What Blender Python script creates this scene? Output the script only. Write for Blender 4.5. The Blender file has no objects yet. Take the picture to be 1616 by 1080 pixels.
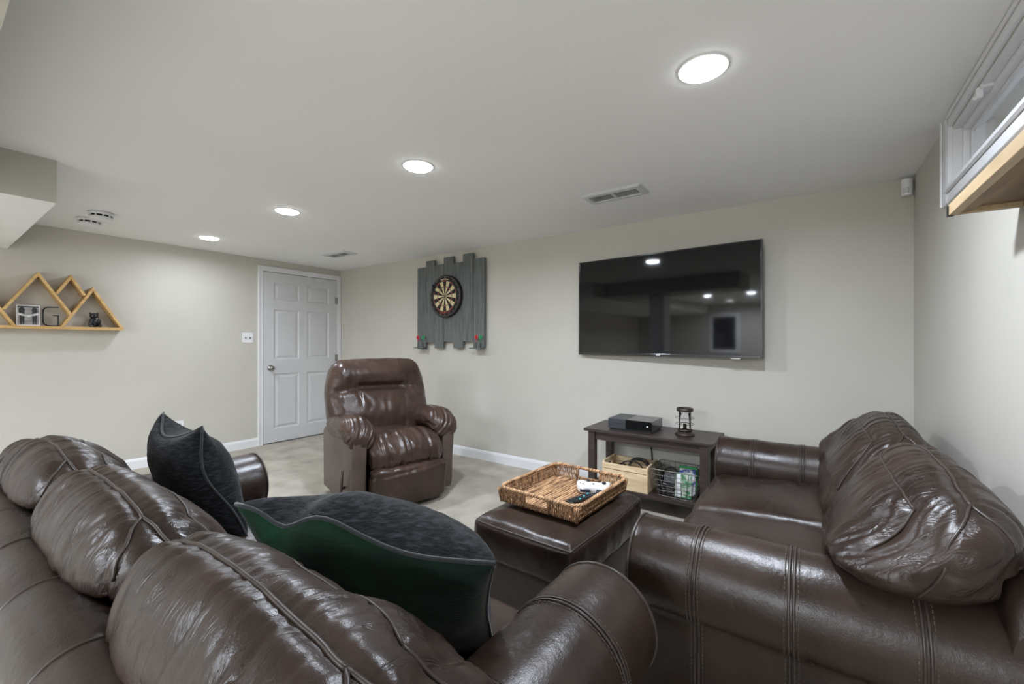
import bpy, bmesh, math, random
from math import sin, cos, pi, radians, exp
from mathutils import Vector, Matrix, noise
from mathutils.bvhtree import BVHTree

random.seed(7)
scn = bpy.context.scene
COL = scn.collection

# ------------------------------------------------------------------ camera
YAW, PITCH, ROLL, FPX, CAMZ = 0.612818, 0.000992, 0.000811, 673.354, 1.20985
F = Vector((-sin(YAW), cos(YAW), 0)); R = Vector((cos(YAW), sin(YAW), 0)); U = Vector((0, 0, 1))
F2 = F * cos(PITCH) + U * sin(PITCH); U2 = U * cos(PITCH) - F * sin(PITCH)
R3 = R * cos(ROLL) + U2 * sin(ROLL); U3 = U2 * cos(ROLL) - R * sin(ROLL)
cd = bpy.data.cameras.new('camera'); cam = bpy.data.objects.new('camera', cd); COL.objects.link(cam)
cd.sensor_fit = 'HORIZONTAL'; cd.sensor_width = 36.0; cd.lens = FPX * 36.0 / 1616.0
cd.clip_start = 0.02; cd.clip_end = 60
M = Matrix((R3, U3, -F2)).transposed().to_4x4(); M.translation = (0, 0, CAMZ)
cam.matrix_world = M
scn.camera = cam

# ------------------------------------------------------------------ world and exposure
wd = bpy.data.worlds.new('daylight'); scn.world = wd; wd.use_nodes = True
wd.node_tree.nodes['Background'].inputs[0].default_value = (0.62, 0.70, 0.78, 1)
wd.node_tree.nodes['Background'].inputs[1].default_value = 0.55
scn.view_settings.view_transform = 'Standard'; scn.view_settings.look = 'None'
scn.view_settings.gamma = 1.0; scn.view_settings.use_curve_mapping = False
scn.view_settings.exposure = 0.80
LAMP_W, REAR_FILL_W = 18.0, 46.0     # watts of each seen ceiling lamp and of each added unseen fill lamp

# room
XL, XR, YT, H = -5.279, 0.493, 3.428, 2.19
YB = -5.0

# ------------------------------------------------------------------ helpers
def lin(c):
    c = c / 255.0
    return c / 12.92 if c <= 0.04045 else ((c + 0.055) / 1.055) ** 2.4
def RGB(r, g, b): return (lin(r), lin(g), lin(b), 1.0)

def smooth(a, b, x):
    t = min(1.0, max(0.0, (x - a) / (b - a))); return t * t * (3 - 2 * t)

MATS = {}
def mat(name, col, rough=0.5, metal=0.0, col2=None, nscale=8.0, stretch=(1, 1, 1), detail=4.0, contrast=(0.35, 0.65),
        bump=0.0, bscale=60.0, bstretch=None, bdist=0.002, spec=0.5, emis=None, estr=0.0, coat=0.0, sheen=0.0, rvar=0.0,
        trans=0.0, voro=False, ior=None):
    m = bpy.data.materials.new(name); m.use_nodes = True; nt = m.node_tree; N = nt.nodes; Lk = nt.links
    b = N['Principled BSDF']
    b.inputs['Base Color'].default_value = col; b.inputs['Roughness'].default_value = rough
    b.inputs['Metallic'].default_value = metal; b.inputs['Specular IOR Level'].default_value = spec
    if coat: b.inputs['Coat Weight'].default_value = coat; b.inputs['Coat Roughness'].default_value = 0.25
    if sheen: b.inputs['Sheen Weight'].default_value = sheen; b.inputs['Sheen Roughness'].default_value = 0.4
    if trans: b.inputs['Transmission Weight'].default_value = trans
    if ior: b.inputs['IOR'].default_value = ior
    if emis: b.inputs['Emission Color'].default_value = emis; b.inputs['Emission Strength'].default_value = estr
    tc = None
    if col2 or bump or rvar:
        tc = N.new('ShaderNodeTexCoord')
    if col2 or rvar:
        mp = N.new('ShaderNodeMapping'); mp.inputs['Scale'].default_value = stretch; Lk.new(tc.outputs['Object'], mp.inputs[0])
        ns = N.new('ShaderNodeTexNoise'); ns.inputs['Scale'].default_value = nscale; ns.inputs['Detail'].default_value = detail
        Lk.new(mp.outputs[0], ns.inputs['Vector'])
    if col2:
        cr = N.new('ShaderNodeValToRGB'); cr.color_ramp.elements[0].position = contrast[0]; cr.color_ramp.elements[1].position = contrast[1]
        cr.color_ramp.elements[0].color = col; cr.color_ramp.elements[1].color = col2
        Lk.new(ns.outputs['Fac'], cr.inputs[0]); Lk.new(cr.outputs[0], b.inputs['Base Color'])
    if rvar:
        mr = N.new('ShaderNodeMapRange'); mr.inputs[1].default_value = 0.3; mr.inputs[2].default_value = 0.7
        mr.inputs[3].default_value = max(0.02, rough - rvar); mr.inputs[4].default_value = rough + rvar
        Lk.new(ns.outputs['Fac'], mr.inputs[0]); Lk.new(mr.outputs[0], b.inputs['Roughness'])
    if bump:
        mp2 = N.new('ShaderNodeMapping'); mp2.inputs['Scale'].default_value = bstretch or (1, 1, 1); Lk.new(tc.outputs['Object'], mp2.inputs[0])
        if voro:
            nb = N.new('ShaderNodeTexVoronoi'); nb.inputs['Scale'].default_value = bscale; out = nb.outputs['Distance']
        else:
            nb = N.new('ShaderNodeTexNoise'); nb.inputs['Scale'].default_value = bscale; nb.inputs['Detail'].default_value = 5; out = nb.outputs['Fac']
        Lk.new(mp2.outputs[0], nb.inputs['Vector'])
        bp = N.new('ShaderNodeBump'); bp.inputs['Strength'].default_value = bump; bp.inputs['Distance'].default_value = bdist
        Lk.new(out, bp.inputs['Height']); Lk.new(bp.outputs[0], b.inputs['Normal'])
    MATS[name] = m
    return m

def leather(name, c1, c2, rough=0.31, crease=0.20):
    m = mat(name, c1, rough, col2=c2, nscale=5.0, detail=6, contrast=(0.3, 0.72), rvar=0.07, spec=0.38)
    nt = m.node_tree; N = nt.nodes; Lk = nt.links; b = N['Principled BSDF']
    tc = [n for n in N if n.type == 'TEX_COORD'][0]
    v = N.new('ShaderNodeTexVoronoi'); v.inputs['Scale'].default_value = 260; v.feature = 'DISTANCE_TO_EDGE'; Lk.new(tc.outputs['Object'], v.inputs['Vector'])
    n1 = N.new('ShaderNodeTexNoise'); n1.inputs['Scale'].default_value = 38; n1.inputs['Detail'].default_value = 7; n1.inputs['Roughness'].default_value = 0.62
    Lk.new(tc.outputs['Object'], n1.inputs['Vector'])
    b1 = N.new('ShaderNodeBump'); b1.inputs['Strength'].default_value = 0.22; b1.inputs['Distance'].default_value = 0.001; Lk.new(v.outputs['Distance'], b1.inputs['Height'])
    b2 = N.new('ShaderNodeBump'); b2.inputs['Strength'].default_value = 0.35; b2.inputs['Distance'].default_value = 0.004; Lk.new(n1.outputs['Fac'], b2.inputs['Height'])
    Lk.new(b1.outputs[0], b2.inputs['Normal'])
    # fine creases running across the length of the upholstery
    mp = N.new('ShaderNodeMapping'); mp.inputs['Scale'].default_value = (4.0, 1.0, 1.0); Lk.new(tc.outputs['Object'], mp.inputs[0])
    n2 = N.new('ShaderNodeTexNoise'); n2.inputs['Scale'].default_value = 7; n2.inputs['Detail'].default_value = 5; n2.inputs['Distortion'].default_value = 0.7
    Lk.new(mp.outputs[0], n2.inputs['Vector'])
    mr = N.new('ShaderNodeMapRange'); mr.inputs[1].default_value = 0.46; mr.inputs[2].default_value = 0.54; mr.inputs[3].default_value = -1; mr.inputs[4].default_value = 1
    ab = N.new('ShaderNodeMath'); ab.operation = 'ABSOLUTE'; Lk.new(n2.outputs['Fac'], mr.inputs[0]); Lk.new(mr.outputs[0], ab.inputs[0])
    b3 = N.new('ShaderNodeBump'); b3.inputs['Strength'].default_value = crease; b3.inputs['Distance'].default_value = 0.006; Lk.new(ab.outputs[0], b3.inputs['Height'])
    Lk.new(b2.outputs[0], b3.inputs['Normal']); Lk.new(b3.outputs[0], b.inputs['Normal'])
    return m

def obj(name, me, m, parent=None, loc=None, rot=None, sm=False):
    if m is not None:
        for q in (m if isinstance(m, (list, tuple)) else [m]): me.materials.append(q)
    o = bpy.data.objects.new(name, me); COL.objects.link(o)
    if parent is not None: o.parent = parent
    if loc is not None: o.location = loc
    if rot is not None: o.rotation_euler = rot
    if sm:
        me.polygons.foreach_set('use_smooth', [True] * len(me.polygons))
    return o

def thing(name, label, cat, loc=(0, 0, 0), rz=0.0, group=None):
    o = bpy.data.objects.new(name, None); COL.objects.link(o); o.location = loc; o.rotation_euler = (0, 0, rz)
    o.empty_display_size = 0.05
    tag(o, label, cat, group); return o
def tag(o, label, cat, group=None):
    o['label'] = label; o['category'] = cat
    if group: o['group'] = group
    return o
def struct(o, label=None, cat=None):
    o['kind'] = 'structure'
    if label: o['label'] = label
    if cat: o['category'] = cat
    return o

class MB:
    """collects shapes into one mesh"""
    def __init__(s): s.v = []; s.f = []; s.mi = []
    def add(s, vs, fs, mi=0, M=None):
        k = len(s.v)
        s.v += [tuple(M @ Vector(p)) if M is not None else tuple(p) for p in vs]
        s.f += [tuple(i + k for i in f) for f in fs]; s.mi += [mi] * len(fs); return s
    def box(s, x0, x1, y0, y1, z0, z1, mi=0, M=None):
        vs = [(x0, y0, z0), (x1, y0, z0), (x1, y1, z0), (x0, y1, z0), (x0, y0, z1), (x1, y0, z1), (x1, y1, z1), (x0, y1, z1)]
        return s.add(vs, [(0, 3, 2, 1), (4, 5, 6, 7), (0, 1, 5, 4), (1, 2, 6, 5), (2, 3, 7, 6), (3, 0, 4, 7)], mi, M)
    def tube(s, pts, r, k=6, closed=False, mi=0, M=None):
        pts = [Vector(p) for p in pts]; n = len(pts); vs = []; fs = []
        rr = r if isinstance(r, (list, tuple)) else [r] * n
        up = None
        for i in range(n):
            if closed: t = pts[(i + 1) % n] - pts[i - 1]
            else: t = pts[min(i + 1, n - 1)] - pts[max(i - 1, 0)]
            if t.length < 1e-9: t = Vector((0, 0, 1))
            t.normalize()
            if up is None: up = Vector((0, 0, 1)) if abs(t.z) < 0.9 else Vector((1, 0, 0))
            a = t.cross(up)
            if a.length < 1e-6: a = t.orthogonal()
            a.normalize(); b = a.cross(t); up = b
            for j in range(k):
                an = 2 * pi * j / k
                vs.append(pts[i] + (a * cos(an) + b * sin(an)) * rr[i])
        for i in range(n if closed else n - 1):
            for j in range(k):
                a0 = i * k + j; a1 = i * k + (j + 1) % k; i2 = (i + 1) % n
                fs.append((a0, a1, i2 * k + (j + 1) % k, i2 * k + j))
        if not closed:
            fs.append(tuple(range(k - 1, -1, -1))); fs.append(tuple((n - 1) * k + j for j in range(k)))
        return s.add(vs, fs, mi, M)
    def lathe(s, prof, k=24, mi=0, M=None):
        vs = []; fs = []
        for (r, z) in prof:
            for j in range(k): vs.append((r * cos(2 * pi * j / k), r * sin(2 * pi * j / k), z))
        for i in range(len(prof) - 1):
            for j in range(k):
                fs.append((i * k + j, i * k + (j + 1) % k, (i + 1) * k + (j + 1) % k, (i + 1) * k + j))
        fs.append(tuple(range(k - 1, -1, -1))); fs.append(tuple((len(prof) - 1) * k + j for j in range(k)))
        return s.add(vs, fs, mi, M)
    def prism(s, poly, z0, z1, mi=0, M=None):
        n = len(poly)
        vs = [(x, y, z0) for x, y in poly] + [(x, y, z1) for x, y in poly]
        fs = [tuple(range(n - 1, -1, -1)), tuple(range(n, 2 * n))] + [(i, (i + 1) % n, n + (i + 1) % n, n + i) for i in range(n)]
        return s.add(vs, fs, mi, M)
    def mesh(s, name, bevel=0.0, segs=2, ang=0.6):
        me = bpy.data.meshes.new(name); me.from_pydata(s.v, [], s.f)
        me.polygons.foreach_set('material_index', s.mi); me.update()
        bm = bmesh.new(); bm.from_mesh(me)
        bmesh.ops.recalc_face_normals(bm, faces=bm.faces)
        if bevel:
            es = [e for e in bm.edges if len(e.link_faces) == 2 and e.calc_face_angle(0) > ang]
            bmesh.ops.bevel(bm, geom=es, offset=bevel, segments=segs, profile=0.6, affect='EDGES', clamp_overlap=True)
        bm.to_mesh(me); bm.free(); return me
    def build(s, name, m, parent=None, bevel=0.0, sm=False, loc=None, rot=None, segs=2):
        return obj(name, s.mesh(name, bevel, segs), m, parent, loc, rot, sm)

def box(name, b, m, parent=None, bevel=0.003, loc=None, rot=None):
    return MB().box(*b).build(name, m, parent, bevel, loc=loc, rot=rot)

def soft(name, m, parent, h, r, n, fn=None, dis=None, bulge=(0, 0, 0)):
    """a rounded, puffed block: grid cube -> rounded box -> bulge -> fn(warp) -> dis(displacement along the normal)"""
    hx, hy, hz = h; nx, ny, nz = n
    idx = {}; vs = []; uvw = []
    def vid(i, j, k):
        if (i, j, k) in idx: return idx[(i, j, k)]
        u = -1 + 2 * i / nx; v = -1 + 2 * j / ny; w = -1 + 2 * k / nz
        p = Vector((u * hx, v * hy, w * hz))
        q = Vector((max(-(hx - r), min(hx - r, p.x)), max(-(hy - r), min(hy - r, p.y)), max(-(hz - r), min(hz - r, p.z))))
        d = p - q
        # turn the cube corner offset into an even rounding
        if d.length > 1e-9:
            dd = Vector((d.x / r, d.y / r, d.z / r))
            mx = max(abs(dd.x), abs(dd.y), abs(dd.z))
            # angle-uniform mapping
            dd = Vector([math.tan(c * pi / 4) if abs(c) < 1 else c for c in dd])
            d = dd.normalized() * r * mx
        p = q + d
        a = p.x / hx; b = p.y / hy; c = p.z / hz
        p = Vector((p.x + bulge[0] * a * (1 - b * b) * (1 - c * c), p.y + bulge[1] * b * (1 - a * a) * (1 - c * c), p.z + bulge[2] * c * (1 - a * a) * (1 - b * b)))
        if fn: p = fn(p, a, b, c)
        idx[(i, j, k)] = len(vs); vs.append(p); uvw.append((a, b, c)); return len(vs) - 1
    fs = []
    for i in range(nx):
        for j in range(ny):
            fs.append((vid(i, j, 0), vid(i, j + 1, 0), vid(i + 1, j + 1, 0), vid(i + 1, j, 0)))
            fs.append((vid(i, j, nz), vid(i + 1, j, nz), vid(i + 1, j + 1, nz), vid(i, j + 1, nz)))
        for k in range(nz):
            fs.append((vid(i, 0, k), vid(i + 1, 0, k), vid(i + 1, 0, k + 1), vid(i, 0, k + 1)))
            fs.append((vid(i, ny, k), vid(i, ny, k + 1), vid(i + 1, ny, k + 1), vid(i + 1, ny, k)))
    for j in range(ny):
        for k in range(nz):
            fs.append((vid(0, j, k), vid(0, j, k + 1), vid(0, j + 1, k + 1), vid(0, j + 1, k)))
            fs.append((vid(nx, j, k), vid(nx, j + 1, k), vid(nx, j + 1, k + 1), vid(nx, j, k + 1)))
    me = bpy.data.meshes.new(name); me.from_pydata(vs, [], fs); me.update()
    if dis:
        nr = [v.vector.copy() for v in me.vertex_normals]
        for i, v in enumerate(me.vertices):
            v.co = v.co + nr[i] * dis(v.co.copy(), nr[i], *uvw[i])
        me.update()
    return obj(name, me, m, parent, sm=True)

def resample(pts, step):
    pts = [Vector(p) for p in pts]; out = [pts[0]]
    for a, b in zip(pts[:-1], pts[1:]):
        n = max(1, int((b - a).length / step))
        for i in range(1, n + 1): out.append(a.lerp(b, i / n))
    return out
def catmull(pts, k=8):
    pts = [Vector(p) for p in pts]; P = [2 * pts[0] - pts[1]] + pts + [2 * pts[-1] - pts[-2]]; out = []
    for i in range(1, len(P) - 2):
        p0, p1, p2, p3 = P[i - 1:i + 3]
        for j in range(k):
            t = j / k
            out.append(0.5 * (2 * p1 + (p2 - p0) * t + (2 * p0 - 5 * p1 + 4 * p2 - p3) * t * t + (3 * p1 - p0 - 3 * p2 + p3) * t ** 3))
    out.append(pts[-1]); return out
def seam(target, paths, r, m, name='seam', off=0.0, step=0.012, k=5):
    """a raised welt laid on the surface of target, as its child"""
    me = target.data
    bvh = BVHTree.FromPolygons([v.co for v in me.vertices], [tuple(p.vertices) for p in me.polygons])
    mb = MB()
    for pts in paths:
        sp = []
        for p in resample(catmull(pts, 6), step):
            co, nrm, _, _ = bvh.find_nearest(p)
            sp.append(co + nrm * off)
        # light smoothing
        for _ in range(2):
            sp = [sp[0]] + [(sp[i - 1] + sp[i] * 2 + sp[i + 1]) / 4 for i in range(1, len(sp) - 1)] + [sp[-1]]
        mb.tube(sp, r, k)
    return mb.build(name, m, target, sm=True)

def fbm(p, o=4): return noise.fractal(p, 1.0, 2.0, o)
def seg_dist(p, a, b):
    ab = b - a; t = max(0, min(1, (p - a).dot(ab) / max(1e-9, ab.length_squared))); return (p - (a + ab * t)).length
def path_dist(p, pts): return min(seg_dist(p, a, b) for a, b in zip(pts[:-1], pts[1:]))

# ------------------------------------------------------------------ materials
WALL = mat('beige_wall_paint', RGB(194, 190, 181), 0.55, col2=RGB(198, 194, 185), nscale=2.0, bump=0.08, bscale=220, bdist=0.001, spec=0.35)
CEIL = mat('white_ceiling_paint', RGB(240, 240, 240), 0.8, col2=RGB(243, 243, 243), nscale=1.5, bump=0.05, bscale=150, bdist=0.001, spec=0.2)
TRIM = mat('white_trim_paint', RGB(226, 226, 228), 0.35, col2=RGB(230, 230, 232), nscale=3)
DOORP = mat('white_door_paint', RGB(205, 205, 207), 0.4, col2=RGB(209, 209, 211), nscale=3, bump=0.05, bscale=40, bstretch=(4, 4, 0.4), bdist=0.001)
CARPET = mat('beige_carpet', RGB(156, 148, 133), 0.95, col2=RGB(204, 196, 181), nscale=4.5, detail=9, contrast=(0.22, 0.78), bump=0.9, bscale=420, bdist=0.006, spec=0.1, sheen=0.2)
LEATH = leather('dark_brown_leather', RGB(39, 29, 24), RGB(56, 43, 36))
LEATHS = leather('smooth_dark_brown_leather', RGB(39, 29, 24), RGB(56, 43, 36), 0.31, 0.0)
LEATH2 = leather('reddish_brown_leather', RGB(54, 41, 35), RGB(76, 58, 50), 0.25, 0.08)
LEATH3 = leather('lighter_brown_side_leather', RGB(84, 71, 64), RGB(100, 86, 78), 0.36, 0.05)  # lighter brown for the recliner side panels
LEATHP = leather('brown_panel_leather', RGB(60, 50, 45), RGB(74, 62, 56), 0.42, 0.1)
WELT = mat('leather_welt', RGB(50, 41, 36), 0.4, col2=RGB(64, 53, 47), nscale=60, spec=0.5)
STITCH = mat('brown_thread', RGB(92, 80, 71), 0.7, col2=RGB(76, 66, 58), nscale=90)
DARKGAP = mat('black_lining', RGB(14, 12, 11), 0.9, col2=RGB(20, 18, 16), nscale=30)
ESPR = mat('espresso_wood', RGB(48, 38, 36), 0.38, col2=RGB(66, 54, 50), nscale=6, stretch=(1, 14, 14), detail=6, bump=0.1, bscale=30, bstretch=(1, 16, 16), bdist=0.001)
PINE = mat('oiled_pine', RGB(190, 150, 92), 0.5, col2=RGB(216, 180, 122), nscale=5, stretch=(9, 1, 9), detail=6, bump=0.1, bscale=30, bstretch=(10, 1, 10), bdist=0.001)
CRATE = mat('pale_pine', RGB(206, 178, 140), 0.6, col2=RGB(228, 206, 170), nscale=4, stretch=(1.2, 8, 9), detail=6, bump=0.1, bscale=26, bstretch=(1, 9, 12), bdist=0.001)
GREYW = mat('grey_stained_pine', RGB(78, 82, 81), 0.6, col2=RGB(108, 113, 111), nscale=4, stretch=(9, 9, 0.9), detail=8, contrast=(0.3, 0.7), bump=0.25, bscale=18, bstretch=(14, 14, 1), bdist=0.002)
TAN = mat('tan_shelf_edge', RGB(170, 146, 112), 0.5, col2=RGB(186, 162, 128), nscale=6, stretch=(8, 1, 8), detail=5)
BRNW = mat('brown_plywood', RGB(120, 94, 64), 0.6, col2=RGB(150, 122, 88), nscale=4, stretch=(6, 1, 6), detail=6, bump=0.1, bscale=20, bdist=0.001)
BLACKP = mat('black_plastic', RGB(22, 22, 24), 0.35, col2=RGB(27, 27, 29), nscale=20)
GLOSSB = mat('glossy_black_plastic', RGB(14, 15, 17), 0.12, col2=RGB(17, 18, 20), nscale=20, coat=0.3)
SLATE = mat('slate_black_plastic', RGB(52, 56, 62), 0.4, col2=RGB(58, 62, 68), nscale=20)
SCREEN = mat('tv_screen_glass', RGB(13, 13, 14), 0.045, col2=RGB(15, 15, 16), nscale=4, spec=0.42)
CHROME = mat('brushed_nickel', RGB(150, 148, 146), 0.22, 1.0, col2=RGB(165, 163, 160), nscale=30)
WIREM = mat('grey_wire', RGB(140, 138, 132), 0.4, 0.8, col2=RGB(120, 118, 112), nscale=40)
WIRED = mat('dark_wire', RGB(44, 42, 40), 0.5, 0.5, col2=RGB(54, 52, 50), nscale=40)
BRONZE = mat('dark_bronze', RGB(58, 50, 46), 0.45, 0.6, col2=RGB(78, 68, 62), nscale=25)
WICKER = mat('seagrass_weave', RGB(80, 53, 34), 0.7, col2=RGB(184, 142, 102), nscale=22, stretch=(7, 7, 1.2), detail=2, contrast=(0.36, 0.62), bump=0.6, bscale=180, bdist=0.003)  # dark tone paints the shaded gaps of the weave, light tone its highlights
WICKER2 = mat('light_seagrass_weave', RGB(110, 76, 50), 0.7, col2=RGB(194, 154, 114), nscale=14, stretch=(8, 0.8, 2), detail=2, contrast=(0.34, 0.6), bump=0.6, bscale=160, bdist=0.003)
WHITEP = mat('white_plastic', RGB(228, 228, 230), 0.35, col2=RGB(232, 232, 234), nscale=20)
CREAM = mat('sisal_cream', RGB(206, 190, 146), 0.8, col2=RGB(214, 198, 156), nscale=90)
SISALB = mat('sisal_black', RGB(24, 20, 19), 0.8, col2=RGB(30, 26, 24), nscale=90)
SISALR = mat('sisal_red', RGB(186, 62, 58), 0.8, col2=RGB(196, 72, 66), nscale=90)
SISALG = mat('sisal_green', RGB(36, 92, 58), 0.8, col2=RGB(44, 102, 66), nscale=90)
RED = mat('red_flight', RGB(200, 24, 36), 0.4, col2=RGB(206, 30, 42), nscale=30)
GREEN = mat('green_flight', RGB(18, 146, 92), 0.4, col2=RGB(24, 152, 98), nscale=30)
CHEN = mat('black_chenille', RGB(11, 12, 14), 0.95, col2=RGB(46, 49, 54), nscale=38, stretch=(1, 1, 5), detail=6, contrast=(0.45, 0.78), bump=0.7, bscale=60, bstretch=(1, 1, 6), bdist=0.004, sheen=0.12, spec=0.2)
FLAREG = mat('flare_green_fabric', RGB(5, 24, 15), 0.9, col2=RGB(7, 60, 32), nscale=5, detail=6, contrast=(0.4, 0.75), bump=0.5, bscale=70, bstretch=(1, 1, 4), bdist=0.003, sheen=0.25, spec=0.2)  # green of a likely lens flare put into the fabric colour
PIPE = mat('charcoal_piping', RGB(38, 40, 42), 0.9, col2=RGB(22, 24, 26), nscale=120, sheen=0.3)
GLASS = mat('window_glass', (1, 1, 1, 1), 0.02, trans=1.0, ior=1.45)
GLASSL = mat('lantern_glass', (1, 1, 1, 1), 0.02, trans=1.0, ior=1.1)
LENS = mat('lit_lamp_lens', (1, 1, 1, 1), 0.5, emis=(1, 1, 1, 1), estr=13.0)
VENTD = mat('dark_duct', RGB(20, 20, 21), 0.8, col2=RGB(26, 26, 27), nscale=20)
VENTW = mat('grey_white_register', RGB(205, 205, 206), 0.45, col2=RGB(210, 210, 211), nscale=10)
BEIGE2 = WALL

# ------------------------------------------------------------------ the room
T = 0.16
fl = MB().box(XL - T, XR + T, YB - T, YT + T, -0.1, 0).build('floor', CARPET); struct(fl)
ce = MB().box(XL - T, XR + T, YB - T, YT + T, H, H + 0.1).build('ceiling', CEIL); struct(ce)
struct(MB().box(XL - T, XR + T, YT, YT + T, 0, H).build('wall_back', WALL))
struct(MB().box(XL - T, XL, YB, YT, 0, H).build('wall_left', WALL))
struct(MB().box(XL - T, XR + T, YB - T, YB, 0, H).build('wall_front', WALL))
WY0, WY1, WZ0, WZ1 = 1.10, 2.59, 1.86, 2.135     # window opening
mb = MB(); mb.box(XR, XR + T, YB, WY0, 0, H); mb.box(XR, XR + T, WY1, YT, 0, H); mb.box(XR, XR + T, WY0, WY1, 0, WZ0); mb.box(XR, XR + T, WY0, WY1, WZ1, H)
struct(mb.build('wall_right', WALL))
# dropped soffits
sf = MB().box(XL, -3.337, YB, 0.470, 1.96, H)
me = sf.mesh('soffit'); me.materials.append(WALL); me.materials.append(CEIL)
for p in me.polygons:
    p.material_index = 1 if (p.normal.z < -0.5 or p.normal.y > 0.5) else 0
struct(obj('trim_1', me, None), 'beige dropped ceiling soffit with white underside above the wall shelf', 'soffit')
struct(MB().box(-3.337, -1.25, -0.42, 0.133, 1.97, H).build('trim_2', WALL), 'beige dropped beam across the ceiling', 'beam')
# column and partition behind the camera (seen mirrored in the television)
struct(MB().box(-2.63, -2.39, -0.30, -0.06, 0, 1.97).build('trim_3', TRIM), 'white square column behind the sofa', 'column')
# baseboards
def baseboard(name, a, b, nrm):
    a = Vector(a); b = Vector(b); nrm = Vector(nrm); prof = [(0, 0), (0.014, 0), (0.014, 0.075), (0.009, 0.090), (0.004, 0.0994), (0, 0.0994)]
    vs = [a + nrm * d + Vector((0, 0, z)) for d, z in prof] + [b + nrm * d + Vector((0, 0, z)) for d, z in prof]
    n = len(prof); fs = [(i, (i + 1) % n, n + (i + 1) % n, n + i) for i in range(n)] + [tuple(range(n - 1, -1, -1)), tuple(range(n, 2 * n))]
    return struct(MB().add(vs, fs).build(name, TRIM))
baseboard('baseboard_back', (XL, YT, 0), (XR, YT, 0), (0, -1, 0))
baseboard('baseboard_left', (XL, YB, 0), (XL, 2.359, 0), (1, 0, 0))
baseboard('baseboard_right', (XR, YB, 0), (XR, YT - 0.014, 0), (-1, 0, 0))

# ------------------------------------------------------------------ door in the left wall
DY0, DY1, DZ = 2.419, 3.354, 2.042
dr = bpy.data.objects.new('door_1', None); COL.objects.link(dr); dr.location = (XL, DY0, 0); struct(dr)
mb = MB(); W = DY1 - DY0
ys = [0.0, 0.118, 0.423, 0.527, 0.826, W]            # stile / panel edges
zs = [0.012, 0.172, 0.832, 1.003, 1.602, 1.719, 1.923, DZ]
for a, b in ((0, 1), (2, 3), (4, 5)): mb.box(0.0, 0.016, ys[a], ys[b], zs[0], zs[7])
for a, b in ((0, 1), (2, 3), (4, 5), (6, 7)):
    for c, d in ((1, 2), (3, 4)): mb.box(0.0, 0.016, ys[c], ys[d], zs[a], zs[b])
mb.build('slab', DOORP, dr)
for c, d in ((1, 2), (3, 4)):
    for a, b in ((1, 2), (3, 4), (5, 6)):
        y0, y1, z0, z1 = ys[c], ys[d], zs[a], zs[b]
        rings = [(0, 0.016), (0.010, 0.005), (0.022, 0.005), (0.046, 0.0135)]
        vs = []; fs = []
        for o, x in rings: vs += [(x, y0 + o, z0 + o), (x, y1 - o, z0 + o), (x, y1 - o, z1 - o), (x, y0 + o, z1 - o)]
        for i in range(3):
            for j in range(4): fs.append((4 * i + j, 4 * i + (j + 1) % 4, 4 * i + 4 + (j + 1) % 4, 4 * i + 4 + j))
        fs.append((12, 13, 14, 15))
        MB().add(vs, fs).build('door_panel', DOORP, dr)
kn = MB().lathe([(0.033, 0), (0.033, 0.004), (0.026, 0.008), (0.012, 0.012), (0.012, 0.03), (0.022, 0.036), (0.029, 0.05), (0.027, 0.062), (0.015, 0.068)], 20, M=Matrix.Translation((0.016, 0.074, 0.903)) @ Matrix.Rotation(pi / 2, 4, 'Y'))
kn.build('door_knob', CHROME, dr, sm=True)
for hz in (0.25, 1.0, 1.77):
    mb = MB().tube([(0.02, W + 0.004, hz - 0.045), (0.02, W + 0.004, hz + 0.045)], 0.007, 8).box(0.012, 0.018, W - 0.02, W + 0.02, hz - 0.045, hz + 0.045)
    mb.build('hinge', CHROME, dr)
def casing(name, segs, label):
    mb = MB()
    for b in segs: mb.box(*b)
    return mb
CW = 0.060
YE = YT - 0.004
mb = MB().box(XL, XL + 0.018, DY0 - CW, DY0 - 0.004, 0, DZ + 0.0055).box(XL, XL + 0.018, DY1 + 0.006, YE, 0, DZ + 0.0055).box(XL, XL + 0.018, DY0 - CW, YE, DZ + 0.006, DZ + 0.066)
mb.box(XL + 0.0185, XL + 0.024, DY0 - CW + 0.001, DY0 - CW + 0.016, 0, DZ + 0.049).box(XL + 0.0185, XL + 0.024, DY0 - CW + 0.001, YE - 0.001, DZ + 0.050, DZ + 0.065)
struct(mb.build('trim_4', TRIM, bevel=0.003), 'white door casing around the six panel door', 'door casing')
struct(MB().box(XL, XL + 0.004, DY0 - 0.006, DY1 + 0.006, 0.0, DZ + 0.006).build('trim_5', DARKGAP), 'dark gap round the door slab', 'door gap')

# ------------------------------------------------------------------ window high in the right wall
wn = bpy.data.objects.new('window_1', None); COL.objects.link(wn); wn.location = (XR, WY1, WZ0); struct(wn)
def wbox(mbx, x0, x1, y0, y1, z0, z1): mbx.box(x0 - XR, x1 - XR, y0 - WY1, y1 - WY1, z0 - WZ0, z1 - WZ0); return mbx
m1 = MB(); wbox(m1, XR - 0.016, XR + 0.02, WY1 - 0.006, WY1 + 0.092, 1.812, H); wbox(m1, XR - 0.023, XR - 0.0165, WY1 + 0.074, WY1 + 0.091, 1.813, H - 0.001); wbox(m1, XR - 0.020, XR - 0.0165, WY1 - 0.005, WY1 + 0.014, 1.813, H - 0.001)
m1.build('side_casing', TRIM, wn, bevel=0.004)
m1 = MB(); wbox(m1, XR - 0.0155, XR, WY0 - 0.09, WY1 - 0.0065, WZ1 + 0.004, H - 0.001); wbox(m1, XR - 0.022, XR - 0.016, WY0 - 0.09, WY1 - 0.007, WZ1 + 0.034, H - 0.002)
m1.build('head_casing', TRIM, wn, bevel=0.003)
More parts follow.
